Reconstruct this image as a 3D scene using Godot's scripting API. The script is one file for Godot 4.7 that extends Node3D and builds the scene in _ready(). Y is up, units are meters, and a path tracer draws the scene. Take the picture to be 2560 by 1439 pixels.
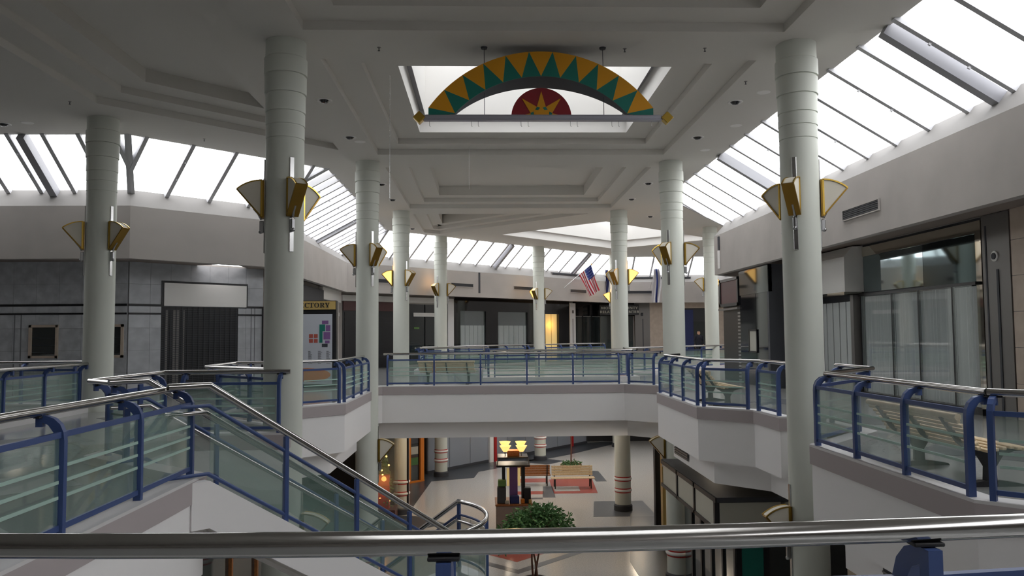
extends Node3D
# A two-storey shopping mall: skylit upper gallery seen across an open well. y = 0 is the upper floor, metres.

var M := {}
var used := {}

# ---------------------------------------------------------------- helpers
func S() -> SurfaceTool:
	var st := SurfaceTool.new()
	st.begin(Mesh.PRIMITIVE_TRIANGLES)
	return st

func tri(st: SurfaceTool, a: Vector3, b: Vector3, c: Vector3, n: Vector3, na = null, nb = null, nc = null) -> void:
	var g := (c - a).cross(b - a)
	if g.length_squared() < 1e-14:
		return
	var flat := g.normalized()
	if g.dot(n) < 0.0:
		flat = -flat
		var t := b
		b = c
		c = t
		var tn = nb
		nb = nc
		nc = tn
	st.set_normal(flat if na == null else na)
	st.add_vertex(a)
	st.set_normal(flat if nb == null else nb)
	st.add_vertex(b)
	st.set_normal(flat if nc == null else nc)
	st.add_vertex(c)

func quad(st: SurfaceTool, a: Vector3, b: Vector3, c: Vector3, d: Vector3, n: Vector3) -> void:
	tri(st, a, b, c, n)
	tri(st, a, c, d, n)

func hull8(st: SurfaceTool, p: Array) -> void:   # p[0..3] one end, p[4..7] the other
	var c := Vector3.ZERO
	for v in p:
		c += v / 8.0
	for f in [[0, 1, 2, 3], [4, 5, 6, 7], [0, 1, 5, 4], [1, 2, 6, 5], [2, 3, 7, 6], [3, 0, 4, 7]]:
		var m: Vector3 = (p[f[0]] + p[f[1]] + p[f[2]] + p[f[3]]) / 4.0
		quad(st, p[f[0]], p[f[1]], p[f[2]], p[f[3]], m - c)

func box(st: SurfaceTool, c: Vector3, s: Vector3, b := Basis()) -> void:
	var x: Vector3 = b.x * s.x / 2.0
	var y: Vector3 = b.y * s.y / 2.0
	var z: Vector3 = b.z * s.z / 2.0
	hull8(st, [c - x - y - z, c + x - y - z, c + x + y - z, c - x + y - z, c - x - y + z, c + x - y + z, c + x + y + z, c - x + y + z])

func bbox(st: SurfaceTool, c: Vector3, s: Vector3, e: float, b := Basis()) -> void:   # box with chamfered edges
	var h := s / 2.0
	var k := [Vector3(h.x, h.y - e, h.z - e), Vector3(h.x - e, h.y, h.z - e), Vector3(h.x - e, h.y - e, h.z)]
	for ax in 3:
		for sg in [-1.0, 1.0]:
			var q := []
			for i in 4:
				var a1 := 1.0 if i == 1 or i == 2 else -1.0
				var a2 := 1.0 if i > 1 else -1.0
				var v: Vector3 = k[ax]
				var w := Vector3.ZERO
				w[ax] = v[ax] * sg
				w[(ax + 1) % 3] = v[(ax + 1) % 3] * a1
				w[(ax + 2) % 3] = v[(ax + 2) % 3] * a2
				q.append(c + b * w)
			var nn := Vector3.ZERO
			nn[ax] = sg
			quad(st, q[0], q[1], q[2], q[3], b * nn)
	for ax in 3:
		var u := (ax + 1) % 3
		var w2 := (ax + 2) % 3
		for s1 in [-1.0, 1.0]:
			for s2 in [-1.0, 1.0]:
				var q := []
				for t in [[-1.0, 0], [1.0, 0], [1.0, 1], [-1.0, 1]]:
					var v := Vector3.ZERO
					v[ax] = (h[ax] - e) * t[0]
					v[u] = (h[u] - (0.0 if t[1] == 0 else e)) * s1
					v[w2] = (h[w2] - (e if t[1] == 0 else 0.0)) * s2
					q.append(c + b * v)
				var n := Vector3.ZERO
				n[u] = s1
				n[w2] = s2
				quad(st, q[0], q[1], q[2], q[3], b * n)
	for s0 in [-1.0, 1.0]:
		for s1 in [-1.0, 1.0]:
			for s2 in [-1.0, 1.0]:
				var g := Vector3(s0, s1, s2)
				tri(st, c + b * (k[0] * g), c + b * (k[1] * g), c + b * (k[2] * g), b * g)

func bar(st: SurfaceTool, p: Vector3, q: Vector3, w: float, h: float, up := Vector3.UP) -> void:
	var d := (q - p).normalized()
	var x := d.cross(up).normalized()
	if x.length() < 0.5:
		x = d.cross(Vector3.RIGHT).normalized()
	var y := x.cross(d).normalized()
	x *= w / 2.0
	y *= h / 2.0
	hull8(st, [p - x - y, p + x - y, p + x + y, p - x + y, q - x - y, q + x - y, q + x + y, q - x + y])

func tube(st: SurfaceTool, pts: Array, r: float, n := 10, caps := true, r2 := -1.0) -> void:
	var rings := []
	var last := Vector3.ZERO
	var m := pts.size()
	for i in m:
		var t: Vector3 = (pts[mini(i + 1, m - 1)] - pts[maxi(i - 1, 0)]).normalized()
		var up := Vector3.UP if absf(t.y) < 0.9 else Vector3.RIGHT
		if last != Vector3.ZERO:
			up = last
		var x := t.cross(up).normalized()
		var y := x.cross(t).normalized()
		last = y
		var rr := r if r2 < 0.0 else lerpf(r, r2, float(i) / (m - 1))
		if i > 0 and i < m - 1:
			var a: Vector3 = (pts[i] - pts[i - 1]).normalized()
			var k := maxf(0.5, a.dot(t))
			rr = rr / k if k > 0.8 else rr * 1.1
		var ring := []
		for j in n:
			var th := TAU * j / n
			var nn := x * cos(th) + y * sin(th)
			ring.append([pts[i] + nn * rr, nn])
		rings.append(ring)
	for i in m - 1:
		for j in n:
			var a = rings[i][j]
			var b = rings[i][(j + 1) % n]
			var c = rings[i + 1][(j + 1) % n]
			var d = rings[i + 1][j]
			tri(st, a[0], b[0], c[0], a[1] + b[1], a[1], b[1], c[1])
			tri(st, a[0], c[0], d[0], a[1] + d[1], a[1], c[1], d[1])
	if caps:
		for e in [0, m - 1]:
			var t: Vector3 = pts[0] - pts[1] if e == 0 else pts[m - 1] - pts[m - 2]
			for j in n:
				tri(st, pts[e], rings[e][j][0], rings[e][(j + 1) % n][0], t)

func lathe(st: SurfaceTool, prof: Array, at: Vector3, n := 24, smooth := false) -> void:   # prof: [radius, height] upwards
	for i in prof.size() - 1:
		var r0: float = prof[i][0]
		var r1: float = prof[i + 1][0]
		var y0: float = prof[i][1]
		var y1: float = prof[i + 1][1]
		var sl := Vector2(y1 - y0, r0 - r1)
		if sl.length() < 1e-6:
			continue
		sl = sl.normalized()
		for j in n:
			var a := TAU * j / n
			var b := TAU * (j + 1) / n
			var da := Vector3(cos(a), 0, sin(a))
			var db := Vector3(cos(b), 0, sin(b))
			var na := da * sl.x + Vector3.UP * sl.y
			var nb := db * sl.x + Vector3.UP * sl.y
			var p := at + da * r0 + Vector3.UP * y0
			var q := at + db * r0 + Vector3.UP * y0
			var r := at + db * r1 + Vector3.UP * y1
			var s := at + da * r1 + Vector3.UP * y1
			tri(st, p, q, r, na + nb, na, nb, nb)
			tri(st, p, r, s, na + nb, na, nb, na)

func prism(st: SurfaceTool, poly: Array, o: Vector3, ux: Vector3, uy: Vector3, dv: Vector3) -> void:   # polygon in (ux, uy) swept along dv
	var pk := PackedVector2Array(poly)
	var c2 := Vector2.ZERO
	for p in pk:
		c2 += p / pk.size()
	var idx := Geometry2D.triangulate_polygon(pk)
	for i in range(0, idx.size(), 3):
		var t := []
		for k in 3:
			t.append(o + ux * pk[idx[i + k]].x + uy * pk[idx[i + k]].y)
		tri(st, t[0], t[1], t[2], -dv)
		tri(st, t[0] + dv, t[1] + dv, t[2] + dv, dv)
	var cw := Geometry2D.is_polygon_clockwise(pk)
	for i in pk.size():
		var a := pk[i]
		var b := pk[(i + 1) % pk.size()]
		var e := (b - a)
		var n2 := Vector2(-e.y, e.x) if cw else Vector2(e.y, -e.x)
		var pa := o + ux * a.x + uy * a.y
		var pb := o + ux * b.x + uy * b.y
		quad(st, pa, pb, pb + dv, pa + dv, ux * n2.x + uy * n2.y)

func flat(st: SurfaceTool, poly: PackedVector2Array, y: float, up: bool) -> void:
	var idx := Geometry2D.triangulate_polygon(poly)
	for i in range(0, idx.size(), 3):
		var a := poly[idx[i]]
		var b := poly[idx[i + 1]]
		var c := poly[idx[i + 2]]
		tri(st, Vector3(a.x, y, a.y), Vector3(b.x, y, b.y), Vector3(c.x, y, c.y), Vector3.UP if up else Vector3.DOWN)

func ball(st: SurfaceTool, c: Vector3, r: float, n := 10) -> void:
	var pr := []
	for i in n / 2 + 1:
		var a := -PI / 2 + PI * i / (n / 2)
		pr.append([r * cos(a), r * sin(a)])
	for i in pr.size() - 1:
		for j in n:
			var q := []
			for e in [[i, j], [i, j + 1], [i + 1, j + 1], [i + 1, j]]:
				var th: float = TAU * e[1] / n
				q.append(Vector3(cos(th) * pr[e[0]][0], pr[e[0]][1], sin(th) * pr[e[0]][0]))
			tri(st, c + q[0], c + q[1], c + q[2], q[0] + q[2], q[0] / r, q[1] / r, q[2] / r)
			tri(st, c + q[0], c + q[2], c + q[3], q[0] + q[2], q[0] / r, q[2] / r, q[3] / r)

func offset_line(pts: Array, o: float, closed: bool) -> Array:   # o metres to the left of the way it runs (y of Vector2 is z)
	var out := []
	var m := pts.size()
	for i in m:
		var a: Vector2 = pts[(i - 1 + m) % m]
		var b: Vector2 = pts[i]
		var c: Vector2 = pts[(i + 1) % m]
		var d1 := (b - a).normalized()
		var d2 := (c - b).normalized()
		if not closed and i == 0:
			d1 = d2
		if not closed and i == m - 1:
			d2 = d1
		var n1 := Vector2(d1.y, -d1.x)
		var n2 := Vector2(d2.y, -d2.x)
		var bi := n1 + n2
		out.append(b + bi * (2.0 * o / maxf(bi.length_squared(), 0.6)))
	return out

func numbered(called: String) -> String:
	if not used.has(called):
		used[called] = 0
		return called
	used[called] += 1
	return "%s_%03d" % [called, used[called]]

func thing(called: String, label: String, category: String, at := Vector3.ZERO, group := "") -> Node3D:
	var o := Node3D.new()
	o.name = numbered(called)
	add_child(o)
	o.position = at
	tag(o, label, category, group)
	return o

func tag(o: Node3D, label: String, category: String, group := "") -> void:
	o.set_meta("label", label)
	if category:
		o.set_meta("category", category)
	if group:
		o.set_meta("group", group)

func obj(called: String, st: SurfaceTool, m: Material, parent: Node = null) -> MeshInstance3D:   # shapes are given in world coordinates
	var o := MeshInstance3D.new()
	o.mesh = st.commit()
	o.material_override = null
	if o.mesh.get_surface_count():
		o.mesh.surface_set_material(0, m)
	o.cast_shadow = GeometryInstance3D.SHADOW_CASTING_SETTING_ON
	if parent == null:
		o.name = numbered(called)
		add_child(o)
	else:
		o.name = called
		if parent.get_parent() == self:
			o.position = -parent.position
		parent.add_child(o, true)
	return o

func struct(called: String, label: String, at := Vector3.ZERO) -> Node3D:
	var o := Node3D.new()
	o.name = numbered(called)
	add_child(o)
	o.position = at
	o.set_meta("kind", "structure")
	o.set_meta("label", label)
	return o

func dup(o: Node3D, called: String, at: Vector3, turn: float, label: String) -> Node3D:
	var r: Node3D = o.duplicate()
	r.name = numbered(called)
	add_child(r)
	r.position = at
	r.rotation.y = turn
	r.set_meta("label", label)
	return r

func mat(key: String, c: Color, rough := 0.6, metal := 0.0, spec := 0.5) -> StandardMaterial3D:
	var m := StandardMaterial3D.new()
	m.resource_name = key
	m.albedo_color = c
	m.roughness = rough
	m.metallic = metal
	m.metallic_specular = spec
	M[key] = m
	return m

func c8(r: int, g: int, b: int) -> Color:
	return Color(r / 255.0, g / 255.0, b / 255.0)

func noise_tex(seed_: int, freq: float, dark: Color, light: Color, oct := 4, cell := false) -> NoiseTexture2D:
	var n := FastNoiseLite.new()
	n.seed = seed_
	n.frequency = freq
	n.noise_type = FastNoiseLite.TYPE_CELLULAR if cell else FastNoiseLite.TYPE_SIMPLEX_SMOOTH
	n.fractal_octaves = oct
	var g := Gradient.new()
	g.set_color(0, dark)
	g.set_color(1, light)
	var t := NoiseTexture2D.new()
	t.width = 512
	t.height = 512
	t.seamless = true
	t.noise = n
	t.color_ramp = g
	return t

func textured(m: StandardMaterial3D, t: Texture2D, scale: float) -> void:
	m.albedo_texture = t
	m.uv1_triplanar = true
	m.uv1_world_triplanar = true
	m.uv1_scale = Vector3.ONE * scale

func glow(key: String, c: Color, e: float) -> StandardMaterial3D:
	var m := mat(key, c, 0.5)
	m.emission_enabled = true
	m.emission = c
	m.emission_energy_multiplier = e
	return m

func pane_mat(key: String, c: Color, a: float, rough := 0.03) -> StandardMaterial3D:
	var m := mat(key, Color(c.r, c.g, c.b, a), rough)
	m.transparency = BaseMaterial3D.TRANSPARENCY_ALPHA
	return m

func lamp(at: Vector3, c: Color, e: float, r := 0.1) -> void:
	var l := OmniLight3D.new()
	l.name = numbered("lamp_light")
	l.position = at
	l.light_color = c
	l.light_energy = e
	l.light_size = r
	l.omni_range = 40.0
	l.omni_attenuation = 2.0
	l.shadow_enabled = true
	add_child(l)

# a wall plane with s along it, y up and o out towards the viewer
func face(o: Vector3, u: Vector3, n: Vector3) -> Transform3D:
	return Transform3D(Basis(u, Vector3.UP, n), o)

func fb(st: SurfaceTool, f: Transform3D, s0: float, s1: float, y0: float, y1: float, o0: float, o1: float) -> void:
	box(st, f * Vector3((s0 + s1) / 2.0, (y0 + y1) / 2.0, (o0 + o1) / 2.0), Vector3(absf(s1 - s0), absf(y1 - y0), absf(o1 - o0)), f.basis)

func fobj(called: String, f: Transform3D, a: Array, m: Material, parent: Node = null) -> MeshInstance3D:
	var st := S()
	fb(st, f, a[0], a[1], a[2], a[3], a[4], a[5])
	return obj(called, st, m, parent)

func text(called: String, words: String, at: Vector3, b: Basis, h: float, m: Material, parent: Node, serif := true, wide := 1.0) -> void:
	var t := TextMesh.new()
	var f := SystemFont.new()
	f.font_names = PackedStringArray(["Droid Serif" if serif else "Droid Sans"])
	f.font_weight = 700
	t.font = f
	t.text = words
	t.font_size = 32
	t.pixel_size = h / 32.0 * 1.35
	t.depth = 0.01
	t.material = m
	var o := MeshInstance3D.new()
	o.mesh = t
	o.name = called
	var p: Vector3 = parent.position if parent.get_parent() == self else Vector3.ZERO
	o.transform = Transform3D(b * Basis.from_scale(Vector3(wide, 1, 1)), at - p)
	parent.add_child(o, true)

# ---------------------------------------------------------------- plan
const SOFFIT := 6.5
const LOW := -5.25
var EDGE_LEFT := [Vector2(-26, -19.38), Vector2(-8.62, -19.38), Vector2(-4.62, -23.38), Vector2(-4.62, -37.18), Vector2(8.85, -50.65), Vector2(21, -50.65)]
var EDGE_RIGHT := [Vector2(20, -41.7), Vector2(6.5, -28.2), Vector2(6.5, 14.0)]
var WALL_LEFT := [Vector2(-26, -20.58), Vector2(-9.05, -20.58), Vector2(-6.35, -23.28), Vector2(-6.35, -36.86), Vector2(8.44, -51.65), Vector2(21, -51.65)]
var WALL_RIGHT := [Vector2(20, -39.6), Vector2(8.0, -27.6), Vector2(8.0, 14.0)]
var WELL := [Vector2(-3.17, -2.45), Vector2(-3.1, -9.08), Vector2(-4.9, -10.65), Vector2(-4.9, -12.72), Vector2(-3.12, -12.72), Vector2(-3.12, -13.5), Vector2(-5.05, -15.4), Vector2(-5.1, -17.1), Vector2(-4.05, -17.4), Vector2(-3.17, -18.3), Vector2(-3.14, -22.2), Vector2(-3.55, -22.7), Vector2(-3.55, -23.8), Vector2(-3.1, -24.2), Vector2(4.17, -24.2), Vector2(5.0, -23.4), Vector2(5.0, -21.3), Vector2(4.37, -20.5), Vector2(4.34, -16.5), Vector2(5.2, -15.55), Vector2(5.25, -14.3), Vector2(5.7, -14.25), Vector2(5.7, -12.2), Vector2(4.35, -10.75), Vector2(4.35, -7.1), Vector2(6.0, -5.45), Vector2(6.0, -2.45)]
var WELL_FAR := [Vector2(0.15, -28.6), Vector2(0.15, -35.6), Vector2(-2.9, -35.6), Vector2(-2.9, -38.5), Vector2(2.3, -43.7), Vector2(7.4, -48.6), Vector2(15.0, -41.0), Vector2(5.2, -31.2), Vector2(5.2, -28.6)]
var WELL_LEFT := [Vector2(-16, -4), Vector2(-16, -18.9), Vector2(-9.4, -18.9), Vector2(-8.85, -17.8), Vector2(-8.85, -4)]

func _ready() -> void:
	# ---- camera, sky, exposure
	var cam := Camera3D.new()
	cam.name = "camera"
	var f := Vector3(0.03309852, 0.05843522, -0.99774236)
	var r := Vector3(0.99943492, -0.00778659, 0.03269863)
	cam.transform = Transform3D(Basis(r, r.cross(f) * 1.0, -f).orthonormalized(), Vector3(0, 1.6, 0))
	cam.fov = rad_to_deg(2.0 * atan(1439.0 / 2.0 / 2000.0))
	cam.near = 0.05
	cam.far = 300.0
	add_child(cam)
	cam.current = true
	var env := Environment.new()
	var sky := Sky.new()
	var sm := ProceduralSkyMaterial.new()
	sm.sky_top_color = Color(0.96, 0.965, 0.97)
	sm.sky_horizon_color = Color(0.98, 0.985, 0.985)
	sm.ground_horizon_color = Color(0.55, 0.55, 0.55)
	sm.ground_bottom_color = Color(0.4, 0.4, 0.4)
	sm.sky_energy_multiplier = 1.75
	sky.sky_material = sm
	env.background_mode = Environment.BG_SKY
	env.sky = sky
	env.tonemap_mode = Environment.TONE_MAPPER_LINEAR
	env.tonemap_exposure = 1.6
	env.sdfgi_enabled = true
	env.ssao_enabled = true
	env.ssil_enabled = true
	var we := WorldEnvironment.new()
	we.name = "world_environment"
	we.environment = env
	add_child(we)
	materials()
	floors()
	ceilings()
	skylights()
	walls()
	columns()
	railings()
	stairs()
	banner()
	ceiling_fittings()
	shops_right()
	shops_left()
	shops_far()
	lower_level()
	benches()
	flags()
	people()

func materials() -> void:
	mat("ceiling_paint", c8(222, 219, 213), 0.85)
	mat("white_paint", c8(246, 244, 241), 0.7)
	textured(mat("wall_paint", c8(255, 255, 255), 0.8), noise_tex(3, 0.004, c8(176, 171, 167), c8(188, 182, 178)), 0.3)
	mat("sill_paint", c8(138, 135, 133), 0.7)
	mat("brown_soffit", c8(150, 138, 130), 0.8)
	mat("fascia_white", c8(242, 240, 240), 0.7)
	mat("fascia_band", c8(176, 167, 168), 0.7)
	mat("curb_stone", c8(214, 212, 212), 0.5)
	mat("column_paint", c8(214, 217, 208), 0.6)
	mat("groove", c8(120, 124, 120), 0.8)
	mat("blue_paint", c8(62, 82, 132), 0.4)
	mat("steel", c8(186, 184, 182), 0.14, 1.0)
	mat("brushed_steel", c8(178, 178, 180), 0.35, 1.0)
	mat("mullion_paint", c8(200, 200, 204), 0.5)
	mat("beam_paint", c8(160, 160, 166), 0.5)
	mat("brass", c8(212, 176, 84), 0.25, 1.0)
	mat("dark_brass", c8(150, 118, 56), 0.35, 1.0)
	mat("silver", c8(214, 214, 214), 0.25, 1.0)
	mat("frosted", c8(236, 230, 216), 0.5)
	M.frosted.backlight_enabled = true
	M.frosted.backlight = c8(150, 146, 136)
	glow("lit_frosted", Color(1.0, 0.8, 0.46), 0.85)
	pane_mat("sky_glass", c8(235, 242, 250), 0.06)
	pane_mat("well_glass", c8(235, 238, 240), 0.62, 0.2)
	pane_mat("rail_glass", c8(140, 170, 160), 0.22)
	pane_mat("clear_glass", c8(200, 215, 215), 0.12)
	mat("stripe", c8(168, 196, 186), 0.5)
	mat("black", c8(28, 28, 32), 0.4)
	mat("black_gloss", c8(20, 21, 26), 0.06, 0.0, 0.6)
	mat("dark_glass", c8(38, 46, 48), 0.05, 0.0, 0.7)
	mat("mirror", c8(150, 165, 168), 0.04, 1.0)
	mat("chrome_mirror", c8(220, 214, 200), 0.05, 1.0)
	mat("dark_mirror", c8(84, 96, 98), 0.05, 1.0)
	mat("charcoal", c8(64, 66, 72), 0.6)
	mat("grey_metal", c8(126, 122, 120), 0.4, 0.3)
	textured(mat("beige_tile", c8(255, 255, 255), 0.5), noise_tex(8, 0.01, c8(196, 178, 162), c8(212, 196, 180)), 0.5)
	textured(mat("marble", c8(255, 255, 255), 0.35), noise_tex(11, 0.012, c8(172, 175, 181), c8(208, 210, 215), 5), 0.4)
	textured(mat("marble_pale", c8(255, 255, 255), 0.35), noise_tex(12, 0.012, c8(184, 187, 193), c8(218, 220, 225), 5), 0.4)
	mat("joint", c8(128, 130, 136), 0.7)
	textured(mat("floor_pale", c8(255, 255, 255), 0.18), noise_tex(21, 0.06, c8(192, 189, 185), c8(220, 217, 212), 3), 0.5)
	textured(mat("upper_floor", c8(255, 255, 255), 0.14), noise_tex(22, 0.06, c8(138, 139, 139), c8(162, 163, 162), 3), 0.5)
	textured(mat("floor_grey", c8(255, 255, 255), 0.3), noise_tex(23, 0.06, c8(92, 94, 98), c8(112, 114, 118), 3), 0.5)
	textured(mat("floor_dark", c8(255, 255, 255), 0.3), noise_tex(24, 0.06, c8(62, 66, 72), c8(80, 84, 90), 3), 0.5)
	textured(mat("floor_red", c8(255, 255, 255), 0.3), noise_tex(25, 0.06, c8(168, 82, 72), c8(190, 98, 86), 3), 0.5)
	mat("yellow_print", c8(226, 158, 22), 0.5)
	mat("green_print", c8(24, 120, 108), 0.5)
	mat("slate", c8(58, 62, 70), 0.7)
	mat("red_print", c8(150, 44, 54), 0.15)
	mat("aluminium", c8(176, 176, 188), 0.4, 0.6)
	textured(mat("slat_wood", c8(255, 255, 255), 0.5), noise_tex(31, 0.02, c8(206, 180, 140), c8(232, 212, 178), 4), 1.2)
	textured(mat("brown_wood", c8(255, 255, 255), 0.5), noise_tex(32, 0.02, c8(140, 84, 44), c8(172, 112, 62), 4), 1.2)
	mat("cast_iron", c8(34, 33, 36), 0.5)
	mat("orange_paint", c8(214, 122, 30), 0.5)
	mat("red_paint", c8(186, 40, 40), 0.5)
	mat("sheet_white", c8(150, 156, 166), 0.6)
	mat("cream_panel", c8(186, 184, 172), 0.6)
	mat("purple_print", c8(128, 92, 148), 0.5)
	mat("maroon", c8(96, 62, 62), 0.5)
	mat("curtain", c8(206, 211, 211), 0.9)
	mat("navy", c8(30, 44, 104), 0.5)
	mat("board_white", c8(196, 200, 210), 0.4)
	mat("gold_sign", c8(196, 168, 104), 0.4)
	mat("leaf", c8(74, 112, 62), 0.6)
	mat("leaf_light", c8(104, 142, 78), 0.6)
	M.leaf.backlight_enabled = true
	M.leaf.backlight = c8(30, 50, 20)
	mat("bark", c8(112, 72, 56), 0.8)
	mat("terracotta", c8(150, 104, 70), 0.7)
	mat("soil", c8(60, 46, 36), 0.9)
	mat("skin", c8(196, 150, 124), 0.6)
	mat("hair", c8(46, 34, 28), 0.7)
	mat("dark_cloth", c8(34, 34, 46), 0.9)
	mat("flag_red", c8(186, 40, 58), 0.8)
	mat("flag_white", c8(232, 230, 234), 0.8)
	mat("flag_blue", c8(44, 62, 140), 0.8)
	mat("flag_navy", c8(36, 40, 92), 0.8)
	glow("bulb_warm", Color(1.0, 0.72, 0.36), 4.0)
	glow("bulb_green", Color(0.1, 1.0, 0.5), 3.0)
	glow("bulb_red", Color(1.0, 0.12, 0.15), 3.0)
	glow("bulb_blue", Color(0.2, 0.2, 1.0), 4.0)
	glow("lit_room", Color(0.9, 0.78, 0.52), 0.3)

# ---------------------------------------------------------------- floors and slabs
func cells(domain: Array, cuts: Array, holes: Array) -> Array:   # the domain cut at the x of cuts, less the holes
	var out := []
	for i in cuts.size() - 1:
		var strip := PackedVector2Array([Vector2(cuts[i], -80), Vector2(cuts[i + 1], -80), Vector2(cuts[i + 1], 20), Vector2(cuts[i], 20)])
		var todo: Array = Geometry2D.intersect_polygons(PackedVector2Array(domain), strip)
		for h in holes:
			var next: Array = []
			for p in todo:
				next.append_array(Geometry2D.clip_polygons(p, PackedVector2Array(h)))
			todo = next
		for p in todo:
			if p.size() > 2:
				out.append(p)
	return out

func tri_sized(st: SurfaceTool, polys: Array, y: float, up: bool) -> void:
	for p in polys:
		flat(st, p, y, up)

func floors() -> void:
	var dom := [Vector2(-26, 14), Vector2(-26, -24), Vector2(-12, -24), Vector2(-8, -40), Vector2(7, -56), Vector2(22, -56), Vector2(22, 14)]
	var holes := [WELL, WELL_FAR, WELL_LEFT]
	var root := struct("floor", "pale grey terrazzo floor of the upper gallery")
	var st := S()
	tri_sized(st, cells(dom, [-30, 0.5, 30], holes), 0.0, true)
	obj("terrazzo", st, M.upper_floor, root)
	# darker inlaid squares on the walkways
	for q in [[6.6, -10.6, 0.9], [7.0, -14.4, 0.9], [6.8, -7.0, 0.9], [7.0, -18.5, 0.9], [-4.6, -6.6, 0.9], [-5.2, -9.0, 0.8], [-7.0, -12.8, 0.9], [-6.9, -16.4, 0.9], [-6.4, -20.4, 0.9], [-1.6, -26.4, 0.9], [2.2, -26.4, 0.9], [-4.6, -4.2, 0.9]]:
		st = S()
		prism(st, [Vector2(-q[2], 0), Vector2(0, -q[2]), Vector2(q[2], 0), Vector2(0, q[2])], Vector3(q[0], 0.0, q[1]), Vector3.RIGHT, Vector3.BACK, Vector3.UP * 0.004)
		obj("inlay", st, M.floor_grey, root)
	# underside: the lower storey's ceiling
	var low := []
	for h in holes:
		low.append(PackedVector2Array(offset_line(h, 0.38, true)))
	st = S()
	tri_sized(st, cells(dom, [-30, 0.5, 30], low), -1.5, false)
	var lc := struct("ceiling_lower", "plain ceiling of the lower storey under the gallery slab")
	obj("plaster", st, M.ceiling_paint, lc)
	# edges of the slab round each well
	var k := 0
	for h in holes:
		k += 1
		var e := struct("trim_%d" % k, ["white stepped slab edge round the main well", "white stepped slab edge round the far well", "white stepped slab edge round the left well"][k - 1])
		edge(e, h, true)
	# lower floor
	root = struct("floor_lower", "polished pale terrazzo floor of the lower storey with red and grey inlays")
	st = S()
	box(st, Vector3(-2, LOW - 0.1, -21), Vector3(48, 0.2, 72))
	obj("terrazzo", st, M.floor_pale, root)
	var y0 := LOW
	for a in [
		["red_inlay", M.floor_red, [Vector2(2.95, -38.3), Vector2(5.0, -38.3), Vector2(4.8, -34.9), Vector2(2.9, -34.9)]],
		["red_inlay", M.floor_red, [Vector2(1.2, -38.6), Vector2(2.9, -38.6), Vector2(2.9, -37.6), Vector2(1.2, -37.6)]],
		["red_inlay", M.floor_red, [Vector2(1.2, -35.5), Vector2(2.5, -35.5), Vector2(2.5, -34.8), Vector2(1.2, -34.8)]],
		["grey_inlay", M.floor_grey, [Vector2(2.55, -36.6), Vector2(2.95, -36.6), Vector2(2.9, -34.1), Vector2(2.35, -34.1)]],
		["grey_inlay", M.floor_grey, [Vector2(5.1, -40.5), Vector2(5.6, -40.5), Vector2(5.6, -37.6), Vector2(5.1, -37.6)]],
		["grey_inlay", M.floor_grey, [Vector2(1.0, -34.1), Vector2(2.35, -34.1), Vector2(2.35, -33.8), Vector2(1.0, -33.8)]],
		["red_inlay", M.floor_red, [Vector2(0.9, -27.8), Vector2(2.5, -26.2), Vector2(0.9, -24.6), Vector2(-0.7, -26.2)]],
		["grey_inlay", M.floor_grey, [Vector2(-1.9, -26.2), Vector2(-1.5, -26.2), Vector2(0.9, -23.8), Vector2(3.3, -26.2), Vector2(3.7, -26.2), Vector2(0.9, -23.4)]],
		["grey_inlay", M.floor_grey, [Vector2(4.4, -33.2), Vector2(6.4, -33.2), Vector2(6.4, -30.4), Vector2(4.0, -30.4)]],
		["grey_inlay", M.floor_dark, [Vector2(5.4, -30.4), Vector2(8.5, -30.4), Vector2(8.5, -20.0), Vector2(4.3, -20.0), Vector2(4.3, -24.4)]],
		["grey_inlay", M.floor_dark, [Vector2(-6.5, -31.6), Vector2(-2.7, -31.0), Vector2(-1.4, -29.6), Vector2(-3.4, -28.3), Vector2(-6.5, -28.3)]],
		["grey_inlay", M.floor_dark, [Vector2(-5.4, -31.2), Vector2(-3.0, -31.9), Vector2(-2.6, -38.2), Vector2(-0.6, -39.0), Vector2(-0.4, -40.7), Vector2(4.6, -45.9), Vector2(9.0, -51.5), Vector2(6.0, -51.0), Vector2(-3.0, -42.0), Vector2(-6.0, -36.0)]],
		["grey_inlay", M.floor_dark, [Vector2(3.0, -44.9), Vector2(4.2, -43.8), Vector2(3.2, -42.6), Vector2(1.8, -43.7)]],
	]:
		st = S()
		prism(st, a[2], Vector3(0, y0, 0), Vector3.RIGHT, Vector3.BACK, Vector3.UP * 0.004)
		obj(a[0], st, a[1], root)
	st = S()
	prism(st, [Vector2(2.98, -36.5), Vector2(4.15, -36.5), Vector2(4.1, -35.4), Vector2(2.98, -35.4)], Vector3(0, y0, 0), Vector3.RIGHT, Vector3.BACK, Vector3.UP * 0.007)
	obj("pale_inlay", st, M.floor_pale, root)

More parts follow.
